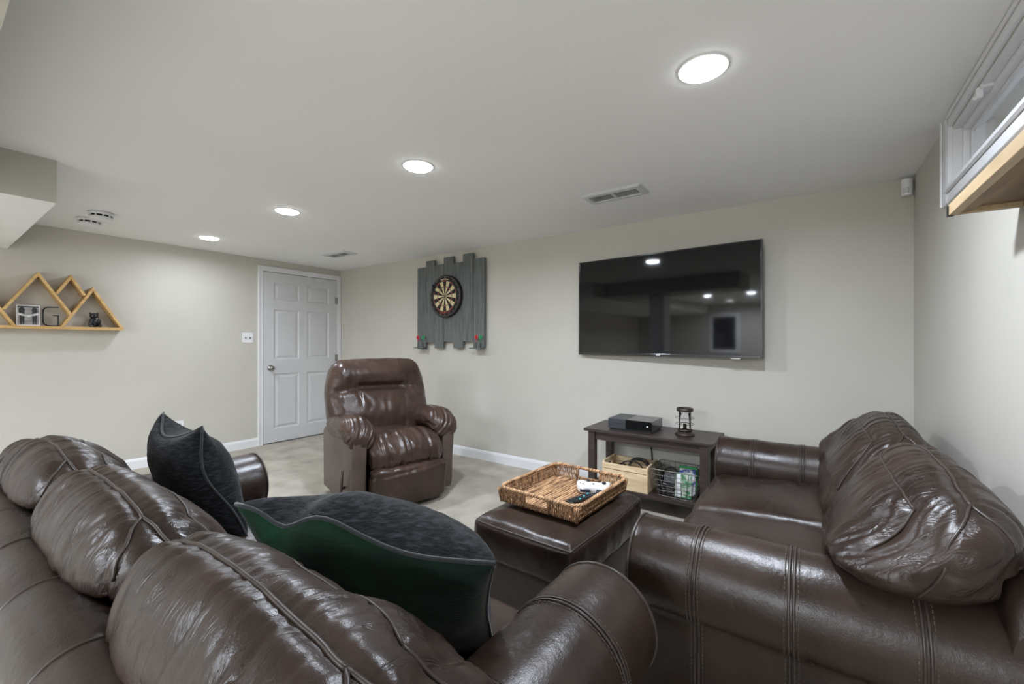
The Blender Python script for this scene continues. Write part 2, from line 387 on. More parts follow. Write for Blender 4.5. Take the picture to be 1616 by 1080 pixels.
m1 = MB(); wbox(m1, XR - 0.0155, XR, WY0 - 0.09, WY1 - 0.0065, 1.8125, WZ0 - 0.0065); wbox(m1, XR - 0.030, XR + 0.027, WY0 - 0.09, WY1 - 0.0125, WZ0 - 0.006, WZ0 + 0.0095)
m1.build('sill', TRIM, wn, bevel=0.004)
m1 = MB(); wbox(m1, XR + 0.0005, XR + 0.10, WY1 - 0.012, WY1 - 0.0002, WZ0 + 0.0002, WZ1 - 0.0125); wbox(m1, XR + 0.0005, XR + 0.10, WY0 + 0.0002, WY1 - 0.0002, WZ1 - 0.012, WZ1 - 0.0002); wbox(m1, XR + 0.0005, XR + 0.10, WY0 + 0.0002, WY0 + 0.012, WZ0 + 0.0002, WZ1 - 0.0125)
m1.build('jamb', TRIM, wn)
m1 = MB()
for k, (d0, d1, o) in enumerate(((0.028, 0.048, 0.0), (0.048, 0.062, 0.014))):
    w = 0.022
    zt_, zb_ = WZ1 - 0.0125, WZ0 + 0.010
    wbox(m1, XR + d0, XR + d1, WY1 - 0.0125 - w - o, WY1 - 0.0125, zb_, zt_)
    wbox(m1, XR + d0, XR + d1, WY0 + 0.0125, WY0 + 0.0125 + w, zb_, zt_)
    wbox(m1, XR + d0, XR + d1, WY0 + 0.013 + w, WY1 - 0.013 - w - o, zt_ - w - o, zt_)
    wbox(m1, XR + d0, XR + d1, WY0 + 0.013 + w, WY1 - 0.013 - w - o, zb_, zb_ + 0.02 + o)
m1.build('sash', TRIM, wn, bevel=0.003)
m1 = MB(); wbox(m1, XR + 0.053, XR + 0.057, WY0 + 0.03, WY1 - 0.04, WZ0 + 0.03, WZ1 - 0.04); m1.build('pane', GLASS, wn)
m1 = MB(); wbox(m1, XR - 0.004, XR + 0.03, 2.19, 2.25, WZ1 - 0.022, WZ1 - 0.006); wbox(m1, XR - 0.012, XR + 0.006, 2.205, 2.222, WZ1 - 0.05, WZ1 - 0.012); wbox(m1, XR - 0.022, XR - 0.01, 2.20, 2.226, WZ1 - 0.056, WZ1 - 0.044)
m1.build('latch', WHITEP, wn, bevel=0.003)

# wooden ledge under the window
t = thing('window_ledge', 'tan edged brown wooden ledge shelf on the wall under the window', 'shelf', (XR, 1.85, 1.60))
LD = 0.150
MB().box(-LD, -LD + 0.022, -1.30, 0, 0, 0.034).build('front_rail', TAN, t, bevel=0.002)
MB().box(-LD + 0.022, -0.001, -0.022, 0, 0, 0.034).build('end_rail', TAN, t, bevel=0.002)
MB().box(-LD + 0.022, -0.001, -1.30, -0.022, 0.014, 0.034).build('underside_panel', BRNW, t)
MB().box(-LD + 0.022, -LD + 0.050, -1.30, -0.022, 0.004, 0.014).build('inner_batten', BRNW, t)
MB().box(-LD - 0.003, -LD + 0.012, -0.012, 0.003, -0.002, 0.030).build('corner_bracket', BLACKP, t, bevel=0.001)

# ------------------------------------------------------------------ ceiling lamps and added fill lamps
def lamp(x, y, label, group, watts=LAMP_W):
    t = thing('recessed_lamp', label, 'ceiling lamp', (x, y, H), 0, group)
    MB().lathe([(0.086, 0), (0.086, -0.002), (0.083, -0.004), (0.079, -0.004), (0.079, 0)], 40).build('trim_ring', WHITEP, t, sm=True)
    MB().lathe([(0.079, -0.003), (0.077, -0.006), (0.070, -0.010), (0.050, -0.013), (0.030, -0.015), (0.010, -0.016)], 40).build('lens', LENS, t, sm=True)
    ld = bpy.data.lights.new('lamp_light', 'AREA'); ld.shape = 'DISK'; ld.size = 0.14; ld.energy = watts; ld.color = (0.805, 0.885, 1.0); ld.spread = radians(170)
    lo = bpy.data.objects.new('lamp_light', ld); COL.objects.link(lo); lo.parent = t; lo.location = (0, 0, -0.019)
    return t
names = ['large bright recessed ceiling lamp nearest the window', 'recessed ceiling lamp second from the window', 'recessed ceiling lamp third from the window', 'recessed ceiling lamp farthest from the window, near the left wall']
for x, nm, kw in zip((-0.319, -1.792, -3.205, -4.627), names, (1.0, 0.92, 0.62, 0.30)): lamp(x, 1.640, nm, 'recessed ceiling lamps', LAMP_W * kw)
for x, y, nm in ((-0.319, -2.7, 'unseen fill lamp added behind the camera nearest the right wall'), (-1.792, -2.7, 'unseen fill lamp added behind the dropped beam, middle of three'), (-2.6, -2.7, 'unseen fill lamp added behind the sofa nearest the soffit'),
                 (-0.319, -4.2, 'unseen fill lamp added in front of the framed poster'), (-1.792, -4.2, 'unseen fill lamp added by the rear wall, middle of three'), (-2.6, -4.2, 'unseen fill lamp added by the rear wall nearest the soffit')): lamp(x, y, nm, 'added rear fill lamps', REAR_FILL_W)  # unseen lamps added at the rear for even fill light

# registers in the ceiling
def register(x0, x1, y0, y1, label):
    t = thing('ceiling_vent', label, 'vent', ((x0 + x1) / 2, (y0 + y1) / 2, H), 0, 'ceiling vents')
    hx, hy = (x1 - x0) / 2, (y1 - y0) / 2; b = 0.045
    MB().box(-hx + b, hx - b, -hy + b, hy - b, -0.003, -0.0005).build('duct', VENTD, t)
    vs = []; fs = []
    for o, z in ((0, 0), (0.0, -0.003), (0.012, -0.012), (b - 0.004, -0.014), (b, -0.004)):
        vs += [(-hx + o, -hy + o, z), (hx - o, -hy + o, z), (hx - o, hy - o, z), (-hx + o, hy - o, z)]
    for i in range(4):
        for j in range(4): fs.append((4 * i + j, 4 * i + (j + 1) % 4, 4 * i + 4 + (j + 1) % 4, 4 * i + 4 + j))
    MB().add(vs, fs).build('frame', VENTW, t)
    n = 6
    for i in range(n):
        y = -hy + b + (2 * hy - 2 * b) * (i + 0.5) / n
        M = Matrix.Translation((0, y, -0.009)) @ Matrix.Rotation(radians(40), 4, 'X')
        MB().box(-hx + b, hx - b, -0.0046, 0.0046, -0.0006, 0.0006, M=M).build('louver', VENTW, t)
    MB().box(-0.008, 0.008, -hy + b, hy - b, -0.013, -0.004).build('centre_bar', VENTW, t)
register(-1.270, -0.865, 2.595, 2.790, 'white louvered ceiling vent nearest the television')
register(-4.490, -4.090, 2.678, 2.865, 'white louvered ceiling vent in front of the door')

# smoke alarms
def alarm(x, y, label):
    t = thing('smoke_alarm', label, 'smoke alarm', (x, y, H), 0, 'smoke alarms')
    MB().lathe([(0.075, 0), (0.075, -0.016), (0.071, -0.022)], 32).build('base', WHITEP, t, sm=True)
    MB().lathe([(0.061, -0.022), (0.061, -0.036)], 32).build('vent_slot', VENTD, t)
    MB().lathe([(0.069, -0.036), (0.066, -0.048), (0.05, -0.058), (0.02, -0.060)], 32).build('cover', WHITEP, t, sm=True)
    for k in range(10):
        a = 2 * pi * k / 10
        MB().box(0.056, 0.069, -0.004, 0.004, -0.037, -0.021, M=Matrix.Rotation(a, 4, 'Z')).build('rib', WHITEP, t)
alarm(-4.40, 0.85, 'round white smoke alarm with dark vent slots on the ceiling')
alarm(-4.70, 0.84, 'round white smoke alarm closest to the left wall, behind the other alarm')

# motion sensor in the corner
t = thing('motion_sensor', 'small white motion sensor in the ceiling corner beside the window', 'sensor', (0.462, YT - 0.012, 2.125), radians(-14))
MB().prism([(-0.028, 0), (-0.024, -0.035), (-0.010, -0.048), (0.010, -0.048), (0.024, -0.035), (0.028, 0)], -0.05, 0.05).build('housing', WHITEP, t, bevel=0.008, segs=3, sm=True)
MB().prism([(-0.020, -0.037), (-0.009, -0.0495), (0.009, -0.0495), (0.020, -0.037)], -0.038, -0.004).build('lens_cover', VENTW, t, bevel=0.003)

# ------------------------------------------------------------------ switch plate and outlet on the left wall
t = thing('light_switch', 'white double light switch plate beside the door', 'light switch', (XL, 2.252, 1.262))
MB().box(0, 0.006, -0.058, 0.058, -0.058, 0.058).build('plate', WHITEP, t, bevel=0.003)
for y in (-0.023, 0.023):
    MB().box(0.006, 0.007, -0.006, 0.006, -0.013, 0.013, M=Matrix.Translation((0, y, 0))).build('slot', VENTD, t)
    MB().box(0.004, 0.018, -0.004, 0.004, -0.005, 0.005, M=Matrix.Translation((0, y, 0.003)) @ Matrix.Rotation(radians(-25), 4, 'Y')).build('toggle', WHITEP, t)
t = thing('wall_outlet', 'white sideways electrical outlet low on the wall above the baseboard', 'outlet', (XL, 1.588, 0.37))
MB().box(0, 0.006, -0.060, 0.060, -0.038, 0.038).build('plate', WHITEP, t, bevel=0.003)
for y in (-0.021, 0.021):
    s = MB().lathe([(0.017, 0.006), (0.017, 0.008), (0.015, 0.0085)], 20, M=Matrix.Translation((0, y, 0)) @ Matrix.Rotation(pi / 2, 4, 'Y')).build('socket', VENTW, t)
    MB().box(0.0085, 0.009, y - 0.006, y - 0.003, -0.007, 0.0).box(0.0085, 0.009, y - 0.006, y - 0.003, 0.003, 0.010).box(0.0085, 0.009, y + 0.005, y + 0.009, -0.002, 0.003).build('socket_slot', VENTD, t)

# ------------------------------------------------------------------ mountain shelf on the left wall
SX0, SX1 = XL, -5.16
t = thing('mountain_shelf', 'pine wall shelf shaped like triangular mountain peaks', 'shelf', (XL, 0.75, 1.318))
DP = SX1 - SX0
def board(name, p, q, th, inward=1, m=PINE, cut=None):
    """a board from p to q in the wall plane (y,z), thickness th to its left"""
    p = Vector((p[0] - 0.75, p[1] - 1.318)); q = Vector((q[0] - 0.75, q[1] - 1.318)); d = (q - p).normalized(); n = Vector((-d.y, d.x)) * th * inward
    poly = [p, q, q + n, p + n]
    if cut == 'end': poly[2] = q + Vector((0, -th / abs(d.x)))
    if cut == 'start': poly[3] = p + Vector((0, -th / abs(d.x)))
    vs = [(0.001, a.x, a.y) for a in poly] + [(DP, a.x, a.y) for a in poly]
    return MB().add(vs, [(0, 1, 2, 3), (7, 6, 5, 4), (0, 4, 5, 1), (1, 5, 6, 2), (2, 6, 7, 3), (3, 7, 4, 0)]).build(name, m, t, bevel=0.0015)
BT = 0.019
board('base_board', (0.10, 1.318), (1.153, 1.318), 0.024)
PKS = {0: (0.303, 1.700), 1: (0.625, 1.785), 2: (0.813, 1.785), 3: (0.949, 1.692)}
board('slope_board', (0.432, 1.470), PKS[1], BT, -1, cut='end')           # first peak
board('slope_board', PKS[1], (0.822, 1.447), BT, -1, cut='start')
board('slope_board', (0.7185, 1.6158), PKS[2], BT, -1, cut='end')           # second peak
board('slope_board', PKS[2], (0.905, 1.618), BT, -1, cut='start')
board('slope_board', (0.752, 1.3425), PKS[3], BT, -1, cut='end')          # third peak
board('slope_board', PKS[3], (1.150, 1.3425), BT, -1, cut='start')
board('slope_board', PKS[0], (0.506, 1.3425), BT, -1, cut='start')        # peak at the picture edge
board('slope_board', (0.102, 1.3425), PKS[0], BT, -1, cut='end')
ZS = 1.3425
# framed photo
t = thing('photo_print', 'small black and white photo print with white border on the shelf', 'photo', (XL + 0.075, 0.575, ZS), 0)
t.rotation_euler = (0, radians(-6), 0)
PH = mat('photo_grey', RGB(120, 116, 112), 0.35, col2=RGB(168, 164, 160), nscale=14, stretch=(1, 1, 3))
PHD = mat('photo_dark', RGB(22, 20, 20), 0.35, col2=RGB(40, 38, 38), nscale=30)
PHL = mat('photo_light', RGB(226, 224, 222), 0.35, col2=RGB(160, 158, 156), nscale=60)
MB().box(0, 0.006, -0.064, 0.064, 0, 0.168).build('border', WHITEP, t)
MB().box(0.006, 0.0066, -0.059, 0.059, 0.007, 0.161).build('print', PH, t)
mb = MB(); mb.box(0.0066, 0.0070, -0.058, 0.058, 0.150, 0.160)
YZ = Matrix(((0, 0, 1, 0), (1, 0, 0, 0), (0, 1, 0, 0), (0, 0, 0, 1)))
for s_, y in ((1, -0.034), (-1, 0.034)):
    P_ = [(-0.010, 0.010), (-0.002, 0.010), (0.000, 0.044), (0.003, 0.012), (0.011, 0.012), (0.013, 0.060), (0.015, 0.090), (0.013, 0.112), (0.016, 0.130), (0.010, 0.148), (-0.004, 0.150), (-0.016, 0.140), (-0.018, 0.118), (-0.014, 0.094), (-0.013, 0.060)]
    P_ = [(y + s_ * a_, b_) for a_, b_ in P_]
    mb.prism(P_ if s_ > 0 else P_[::-1], 0.0066, 0.0071, M=YZ)
mb.build('dark_figures', PHD, t)
MB().prism([(-0.056, 0.088), (-0.03, 0.078), (0.0, 0.070), (0.03, 0.080), (0.056, 0.090), (0.056, 0.106), (0.03, 0.098), (0.0, 0.084), (-0.03, 0.096), (-0.056, 0.104)], 0.0071, 0.0075, M=Matrix(((0, 0, 1, 0), (1, 0, 0, 0), (0, 1, 0, 0), (0, 0, 0, 1)))).build('light_sleeves', PHL, t)
# letter
pts = []
y0, y1, z0, z1, rc = 0.655, 0.742, ZS + 0.006, ZS + 0.160, 0.035
pts += [(y1, z1), (y0 + rc, z1)] + [(y0 + rc - rc * sin(a), z1 - rc + rc * cos(a)) for a in [pi / 2 * i / 6 for i in range(1, 7)]]
pts += [(y0 + rc - rc * cos(a), z0 + rc - rc * sin(a)) for a in [pi / 2 * i / 6 for i in range(0, 7)]] + [(y1, z0), (y1, z0 + 0.085), (y1 - 0.028, z0 + 0.085)]
lt = MB()
LP = [Vector((0, y - 0.70, z - ZS)) for y, z in pts]
for a, b in zip(LP[:-1], LP[1:]):
    d = (b - a).normalized(); n = Vector((0, -d.z, d.y)) * 0.004; a2 = a - d * 0.003; b2 = b + d * 0.003
    lt.add([a2 - n + Vector((s, 0, 0)) for s in (-0.006, 0.006)] + [b2 - n + Vector((s, 0, 0)) for s in (-0.006, 0.006)] + [b2 + n + Vector((s, 0, 0)) for s in (-0.006, 0.006)] + [a2 + n + Vector((s, 0, 0)) for s in (-0.006, 0.006)],
           [(0, 2, 4, 6), (1, 7, 5, 3), (0, 1, 3, 2), (2, 3, 5, 4), (4, 5, 7, 6), (6, 7, 1, 0)])
o = lt.build('letter_ornament', BLACKP, None, loc=(XL + 0.080, 0.70, ZS - 0.002)); tag(o, 'black letter G ornament standing on the mountain shelf', 'letter')
# bear figurine
FIG = mat('black_carved_stone', RGB(26, 26, 28), 0.3, col2=RGB(66, 66, 68), nscale=26, contrast=(0.5, 0.8), bump=0.5, bscale=60, bdist=0.004)
t = thing('bear_figurine', 'small dark carved bear figurine on the right of the mountain shelf', 'figurine', (XL + 0.07, 0.966, ZS))
def ball(name, c, rad, m, parent, k=16, warp=None):
    mb = MB(); prof = [(max(0.001, sin(pi * i / k)), -cos(pi * i / k)) for i in range(k + 1)]
    mb.lathe(prof, k, M=Matrix.Translation(c) @ Matrix.Diagonal((rad[0], rad[1], rad[2], 1)))
    return mb.build(name, m, parent, sm=True)
ball('body', (0, 0.004, 0.048), (0.036, 0.040, 0.050), FIG, t)
ball('head', (0.006, -0.004, 0.100), (0.027, 0.029, 0.024), FIG, t)
ball('muzzle', (0.032, -0.004, 0.094), (0.012, 0.012, 0.010), FIG, t, 10)
for s in (-1, 1):
    ball('ear', (0.0, -0.004 + s * 0.024, 0.121), (0.006, 0.009, 0.009), FIG, t, 10)
    ball('paw', (0.032, s * 0.024, 0.052), (0.013, 0.013, 0.026), FIG, t, 10)
    ball('foot', (0.036, s * 0.028, 0.012), (0.022, 0.016, 0.013), FIG, t, 10)
ball('cub', (0.030, -0.030, 0.030), (0.016, 0.016, 0.028), FIG, t, 12)

# ------------------------------------------------------------------ dartboard backboard
px = [-3.757, -3.615, -3.474, -3.337, -3.193, -3.052, -2.910, -2.760]
tops = [2.070, 2.136, 2.078, 2.149, 2.073, 2.153, 2.087]
bots = [1.132, 1.206, 1.145, 1.217, 1.147, 1.219, 1.150]
cxb, kk = 0.0, 1.0
t = thing('dartboard_backboard', 'grey stained wooden plank backboard with staggered ends behind the dartboard', 'backboard', (-3.258, YT, 1.64))
# planks are measured in the wall plane; they stand 5 cm in front of it
PK = (YT - 0.05) / YT
for i in range(7):
    x0, x1 = px[i] * PK - (-3.258), px[i + 1] * PK - (-3.258)
    z0 = CAMZ + (bots[i] - CAMZ) * PK - 1.64; z1 = CAMZ + (tops[i] - CAMZ) * PK - 1.64
    e = 0.0015 * ((i * 7) % 3)
    MB().box(x0 + 0.0012, x1 - 0.0012, -0.050 - e, -0.028, z0, z1).build('plank', GREYW, t, bevel=0.002)
for z in (-0.36, 0.36):
    MB().box(px[0] * PK + 3.258 + 0.03, px[7] * PK + 3.258 - 0.03, -0.028, -0.001, z - 0.05, z + 0.05).build('batten', GREYW, t)
for xa, xb in ((-3.690, -3.540), (-2.868, -2.715)):
    MB().box(xa + 3.258, xb + 3.258, -0.115, -0.050, 1.140 - 1.64 + 0.004, 1.140 - 1.64 + 0.016).build('dart_ledge', GREYW, t, bevel=0.002)
def dart(x, m, label):
    d = thing('dart', label, 'dart', (x, YT - 0.084, 1.156), 0, 'darts on the backboard ledges')
    MB().lathe([(0.0015, 0.0), (0.0035, 0.004), (0.0040, 0.05), (0.002, 0.056)], 8).build('barrel', BRONZE, d, sm=True)
    MB().lathe([(0.002, 0.055), (0.002, 0.085)], 8).build('shaft', m, d)
    f = MB()
    for a in (0.4, 0.4 + pi / 2):
        f.prism([(-0.002, 0.078), (0.002, 0.078), (0.016, 0.095), (0.017, 0.118), (0.008, 0.128), (-0.008, 0.128), (-0.017, 0.118), (-0.016, 0.095)], -0.0008, 0.0008, M=Matrix.Rotation(a, 4, 'Z') @ Matrix.Rotation(pi / 2, 4, 'X'))
    f.build('flight', m, d)
dart(-3.655, RED, 'red dart at the left end of the backboard')
dart(-3.568, GREEN, 'green dart at the left end of the backboard')
dart(-2.795, RED, 'red dart at the right end of the backboard')
dart(-2.742, GREEN, 'green dart at the right end of the backboard')
# dartboard
DBX, DBY, DBZ = -3.232, YT - 0.052, 1.706
t = thing('dartboard', 'round black and cream dartboard on the grey plank backboard', 'dartboard', (DBX, DBY, DBZ))
RX = Matrix.Rotation(pi / 2, 4, 'X')      # z -> -y
MB().lathe([(0.226, 0.0), (0.228, 0.004), (0.228, 0.034), (0.222, 0.038), (0.02, 0.038)], 64, M=RX).build('body', SISALB, t, sm=False)
rings = [0.017, 0.099, 0.107, 0.162, 0.170]
seg = MB()
for i in range(20):
    a0 = pi / 2 - pi / 20 + 2 * pi * i / 20; a1 = a0 + 2 * pi / 20
    for j in range(4):
        r0, r1 = rings[j], rings[j + 1]
        mi = {0: (1, 0), 1: (2, 3), 2: (1, 0), 3: (2, 3)}[j][i % 2]
        K = 3
        vs = []
        for q in range(K + 1):
            a = a0 + (a1 - a0) * q / K
            vs += [(r0 * cos(a), r0 * sin(a), 0.0385), (r1 * cos(a), r1 * sin(a), 0.0385)]
        seg.add(vs, [(2 * q, 2 * q + 1, 2 * q + 3, 2 * q + 2) for q in range(K)], mi, RX)
o = seg.build('score_segments', [CREAM, SISALB, SISALR, SISALG], t); o['kind'] = 'stuff'
MB().lathe([(0.0165, 0.0380), (0.0165, 0.0390), (0.007, 0.0392)], 24, M=RX).build('outer_bull', SISALG, t)
MB().lathe([(0.0065, 0.0390), (0.0065, 0.0396), (0.001, 0.0397)], 16, M=RX).build('bullseye', SISALR, t)
mb = MB()
for r in (0.0165, 0.099, 0.107, 0.162, 0.170): mb.tube([(r * cos(2 * pi * k / 60), r * sin(2 * pi * k / 60), 0.039) for k in range(60)], 0.0009, 4, True, M=RX)
mb.build('wire_rings', WIREM, t)
MB().tube([(0.214 * cos(2 * pi * k / 72), 0.214 * sin(2 * pi * k / 72), 0.039) for k in range(72)], 0.0022, 5, True, M=RX).build('number_ring', WIREM, t)
def text_mesh(s, size, ext=0.0004):
    cu = bpy.data.curves.new('txt', 'FONT'); cu.body = s; cu.size = size; cu.align_x = 'CENTER'; cu.align_y = 'CENTER'; cu.extrude = ext; cu.resolution_u = 2
    ob = bpy.data.objects.new('txt', cu); COL.objects.link(ob); dg = bpy.context.evaluated_depsgraph_get(); dg.update()
    me = bpy.data.meshes.new_from_object(ob.evaluated_get(dg)); bpy.data.objects.remove(ob); bpy.data.curves.remove(cu); return me
def text_into(mb, s, size, M, mi=0):
    me = text_mesh(s, size); mb.add([v.co.copy() for v in me.vertices], [tuple(p.vertices) for p in me.polygons], mi, M); bpy.data.meshes.remove(me)
nm = MB()
for i, n in enumerate((20, 1, 18, 4, 13, 6, 10, 15, 2, 17, 3, 19, 7, 16, 8, 11, 14, 9, 12, 5)):
    a = -2 * pi * i / 20
    text_into(nm, str(n), 0.026, RX @ Matrix.Rotation(a, 4, 'Z') @ Matrix.Translation((0, 0.200, 0.0392)))
q = nm.build('numbers', WIREM, t); q['kind'] = 'stuff'
nm = MB(); wd_ = 'CHAMPION'
for i, ch in enumerate(wd_):
    a = (i - 3.5) * 0.112
    text_into(nm, ch, 0.026, RX @ Matrix.Rotation(a, 4, 'Z') @ Matrix.Translation((0, -0.182, 0.0394)))
q = nm.build('lettering', SISALR, t); q['kind'] = 'stuff'
nm = MB()
for k in range(7):
    a = (k - 3) * 0.085; nm.box(-0.0055, 0.0055, 0.178, 0.190, 0.0388, 0.0394, M=RX @ Matrix.Rotation(a, 4, 'Z'))
nm.build('crest_marks', CREAM, t)
BLU = mat('dark_blue_flight', RGB(40, 54, 84), 0.5, col2=RGB(52, 66, 96), nscale=30)
for (ax, az, r_) in ((-0.078, 0.085, 0), (-0.070, 0.035, 0.3)):
    d = thing('dart', 'dark blue flighted dart stuck in the %s left of the dartboard' % ('upper' if r_ == 0 else 'middle'), 'dart', (DBX + ax, DBY - 0.0375, DBZ + az), 0, 'darts stuck in the board')
    d.rotation_euler = (radians(78), 0, 0)
    MB().lathe([(0.001, -0.008), (0.0015, 0.01), (0.0035, 0.012), (0.0038, 0.055), (0.002, 0.06), (0.002, 0.085)], 8).build('barrel', BRONZE, d, sm=True)
    f = MB()
    for a in (r_, r_ + pi / 2):
        f.prism([(-0.002, 0.080), (0.002, 0.080), (0.015, 0.092), (0.016, 0.112), (-0.016, 0.112), (-0.015, 0.092)], -0.0006, 0.0006, M=Matrix.Rotation(a, 4, 'Z') @ Matrix.Rotation(pi / 2, 4, 'X'))
    f.build('flight', BLU, d)

# ------------------------------------------------------------------ television
A = Vector((-1.664, 3.385)); B = Vector((-0.271, 3.290)); W = (B - A).length; ang = math.atan2(B.y - A.y, B.x - A.x)
zb, zt = 1.104, 1.904; HT = zt - zb
t = thing('television', 'large wall mounted black flat screen television, switched off', 'television', (A.x, A.y, zb), ang)
mb = MB().box(0, W, 0.004, 0.030, 0, HT); mb.box(0.16, W - 0.16, 0.030, 0.052, 0.10, HT - 0.12); mb.build('back_case', BLACKP, t, bevel=0.003)
bz = 0.010
mb = MB(); mb.box(0, bz, -0.006, 0.004, 0, HT); mb.box(W - bz, W, -0.006, 0.004, 0, HT); mb.box(bz, W - bz, -0.006, 0.004, HT - bz, HT); mb.box(bz, W - bz, -0.006, 0.004, 0, 0.018)
mb.build('bezel', GLOSSB, t, bevel=0.0015)
MB().box(bz, W - bz, -0.003, 0.004, 0.018, HT - bz).build('screen', SCREEN, t)
MB().box(W / 2 - 0.016, W / 2 - 0.003, -0.0068, -0.006, 0.005, 0.013).box(W / 2 + 0.001, W / 2 + 0.014, -0.0068, -0.006, 0.005, 0.013).build('logo_mark', WHITEP, t)
MB().box(W - 0.19, W - 0.13, -0.004, 0.012, -0.012, 0.0).build('sensor_bar', CHROME, t, bevel=0.003)
t2 = thing('tv_wall_mount', 'dark steel mount bracket between television and wall', 'tv mount', (-0.97, YT, 1.50))
MB().box(-0.22, 0.22, -0.012, -0.0005, -0.14, 0.14).build('wall_plate', BLACKP, t2)
MB().box(-0.20, -0.16, -0.046, -0.012, -0.19, 0.19).box(0.16, 0.20, -0.046, -0.012, -0.19, 0.19).build('arm_rail', BLACKP, t2)

# ------------------------------------------------------------------ console table
CX0, CX1, CY0, CY1, CZ = -1.430, -0.518, 2.985, 3.405, 0.557
t = thing('console_table', 'dark espresso wooden console table with lower shelf under the television', 'table', ((CX0 + CX1) / 2, (CY0 + CY1) / 2, 0))
hx, hy = (CX1 - CX0) / 2, (CY1 - CY0) / 2
MB().box(-hx, hx, -hy, hy, CZ - 0.020, CZ).build('table_top', ESPR, t, bevel=0.003)
for sx in (-1, 1):
    for sy in (-1, 1):
        x = sx * (hx - 0.058); y = sy * (hy - 0.040)
        MB().box(x - 0.026, x + 0.026, y - 0.026, y + 0.026, 0, CZ - 0.020).build('leg', ESPR, t, bevel=0.002)
for sy in (-1, 1): MB().box(-hx + 0.084, hx - 0.084, sy * (hy - 0.036) - 0.009, sy * (hy - 0.036) + 0.009, CZ - 0.082, CZ - 0.020).build('apron', ESPR, t, bevel=0.002)
for sx in (-1, 1): MB().box(sx * (hx - 0.050) - 0.009, sx * (hx - 0.050) + 0.009, -hy + 0.066, hy - 0.066, CZ - 0.082, CZ - 0.020).build('apron', ESPR, t, bevel=0.002)
MB().box(-hx + 0.034, hx - 0.034, -hy + 0.014, hy - 0.014, 0.112, 0.137).build('lower_shelf', ESPR, t, bevel=0.002)
SH = 0.1375
# game console
t = thing('game_console', 'black two tone video game console on the dark table', 'game console', (-1.098, 3.19, CZ), radians(-1))
MB().box(-0.165, -0.028, -0.125, 0.125, 0.010, 0.082).build('left_case', SLATE, t, bevel=0.003)
MB().box(-0.0265, 0.165, -0.125, 0.125, 0.010, 0.082).build('right_case', GLOSSB, t, bevel=0.003)
MB().box(-0.155, 0.155, -0.115, 0.115, 0, 0.010).build('foot_plate', BLACKP, t)
MB().box(-0.160, -0.032, -0.1262, -0.125, 0.046, 0.051).build('disc_slot', CHROME, t)
MB().box(0.128, 0.138, -0.1264, -0.125, 0.042, 0.052).build('power_mark', WHITEP, t)
t['label'] = 'black two tone video game console on the dark table'
# lantern
t = thing('lantern', 'small dark metal cage lantern with glass on the table', 'lantern', (-0.735, 3.17, CZ))
MB().lathe([(0.064, 0), (0.066, 0.006), (0.058, 0.016), (0.046, 0.024), (0.042, 0.030)], 32).build('base', BRONZE, t, sm=True)
MB().lathe([(0.048, 0.030), (0.050, 0.034), (0.050, 0.042), (0.046, 0.044)], 32).build('base_ring', BRONZE, t, sm=True)
mb = MB(); prof = [(0.046, 0.166), (0.054, 0.168), (0.056, 0.176), (0.055, 0.190), (0.048, 0.192), (0.046, 0.184)]
vs = []; fs = []
K = 32
for r_, z in prof:
    for j in range(K): vs.append((r_ * cos(2 * pi * j / K), r_ * sin(2 * pi * j / K), z))
for i in range(len(prof)):
    i2 = (i + 1) % len(prof)
    for j in range(K): fs.append((i * K + j, i * K + (j + 1) % K, i2 * K + (j + 1) % K, i2 * K + j))
mb.add(vs, fs).build('top_ring', BRONZE, t, sm=True)
for k in range(4):
    a = pi / 4 + k * pi / 2 + 0.25
    MB().box(-0.004, 0.004, -0.002, 0.002, 0.040, 0.170, M=Matrix.Translation((0.047 * cos(a), 0.047 * sin(a), 0)) @ Matrix.Rotation(a, 4, 'Z')).build('upright', BRONZE, t)
for z in (0.080, 0.122):
    MB().tube([(0.060 * cos(2 * pi * k / 40), 0.060 * sin(2 * pi * k / 40), z) for k in range(40)], 0.0016, 5, True).build('guard_ring', WIRED, t, sm=True)
gl = MB(); K = 32; prof = [(0.040, 0.040), (0.040, 0.160), (0.0385, 0.160), (0.0385, 0.040)]; vs = []; fs = []
for r_, z in prof:
    for j in range(K): vs.append((r_ * cos(2 * pi * j / K), r_ * sin(2 * pi * j / K), z))
for i in range(4):
    i2 = (i + 1) % 4
    for j in range(K): fs.append((i * K + j, i * K + (j + 1) % K, i2 * K + (j + 1) % K, i2 * K + j))
gl.add(vs, fs).build('glass_cylinder', GLASSL, t, sm=True)
MB().lathe([(0.030, 0.044), (0.030, 0.050), (0.012, 0.054), (0.012, 0.078), (0.008, 0.082)], 20).build('burner', BRONZE, t, sm=True)
# crate
t = thing('pine_crate', 'pale pine crate holding cables on the lower shelf of the table', 'crate', (-1.120, 3.145, SH))
cw, cdp, chh = 0.170, 0.130, 0.175
MB().box(-cw, cw, -cdp, -cdp + 0.012, 0, 0.130).build('front_board', CRATE, t, bevel=0.0015)
MB().box(-cw, cw, -cdp, -cdp + 0.012, 0.135, chh).build('front_slat', CRATE, t, bevel=0.0015)
MB().box(-cw, cw, cdp - 0.012, cdp, 0, 0.130).build('back_board', CRATE, t, bevel=0.0015)
MB().box(-cw, cw, cdp - 0.012, cdp, 0.135, chh).build('back_slat', CRATE, t, bevel=0.0015)
for sx in (-1, 1):
    x0, x1 = (sx * cw, sx * (cw - 0.012)) if sx < 0 else (cw - 0.012, cw)
    mb = MB(); y0, y1 = -cdp + 0.0125, cdp - 0.0125
    mb.box(x0, x1, y0, y1, 0, 0.125).box(x0, x1, y0, -0.045, 0.125, 0.155).box(x0, x1, 0.045, y1, 0.125, 0.155).box(x0, x1, y0, y1, 0.155, chh + 0.012)
    mb.build('side_panel', CRATE, t)
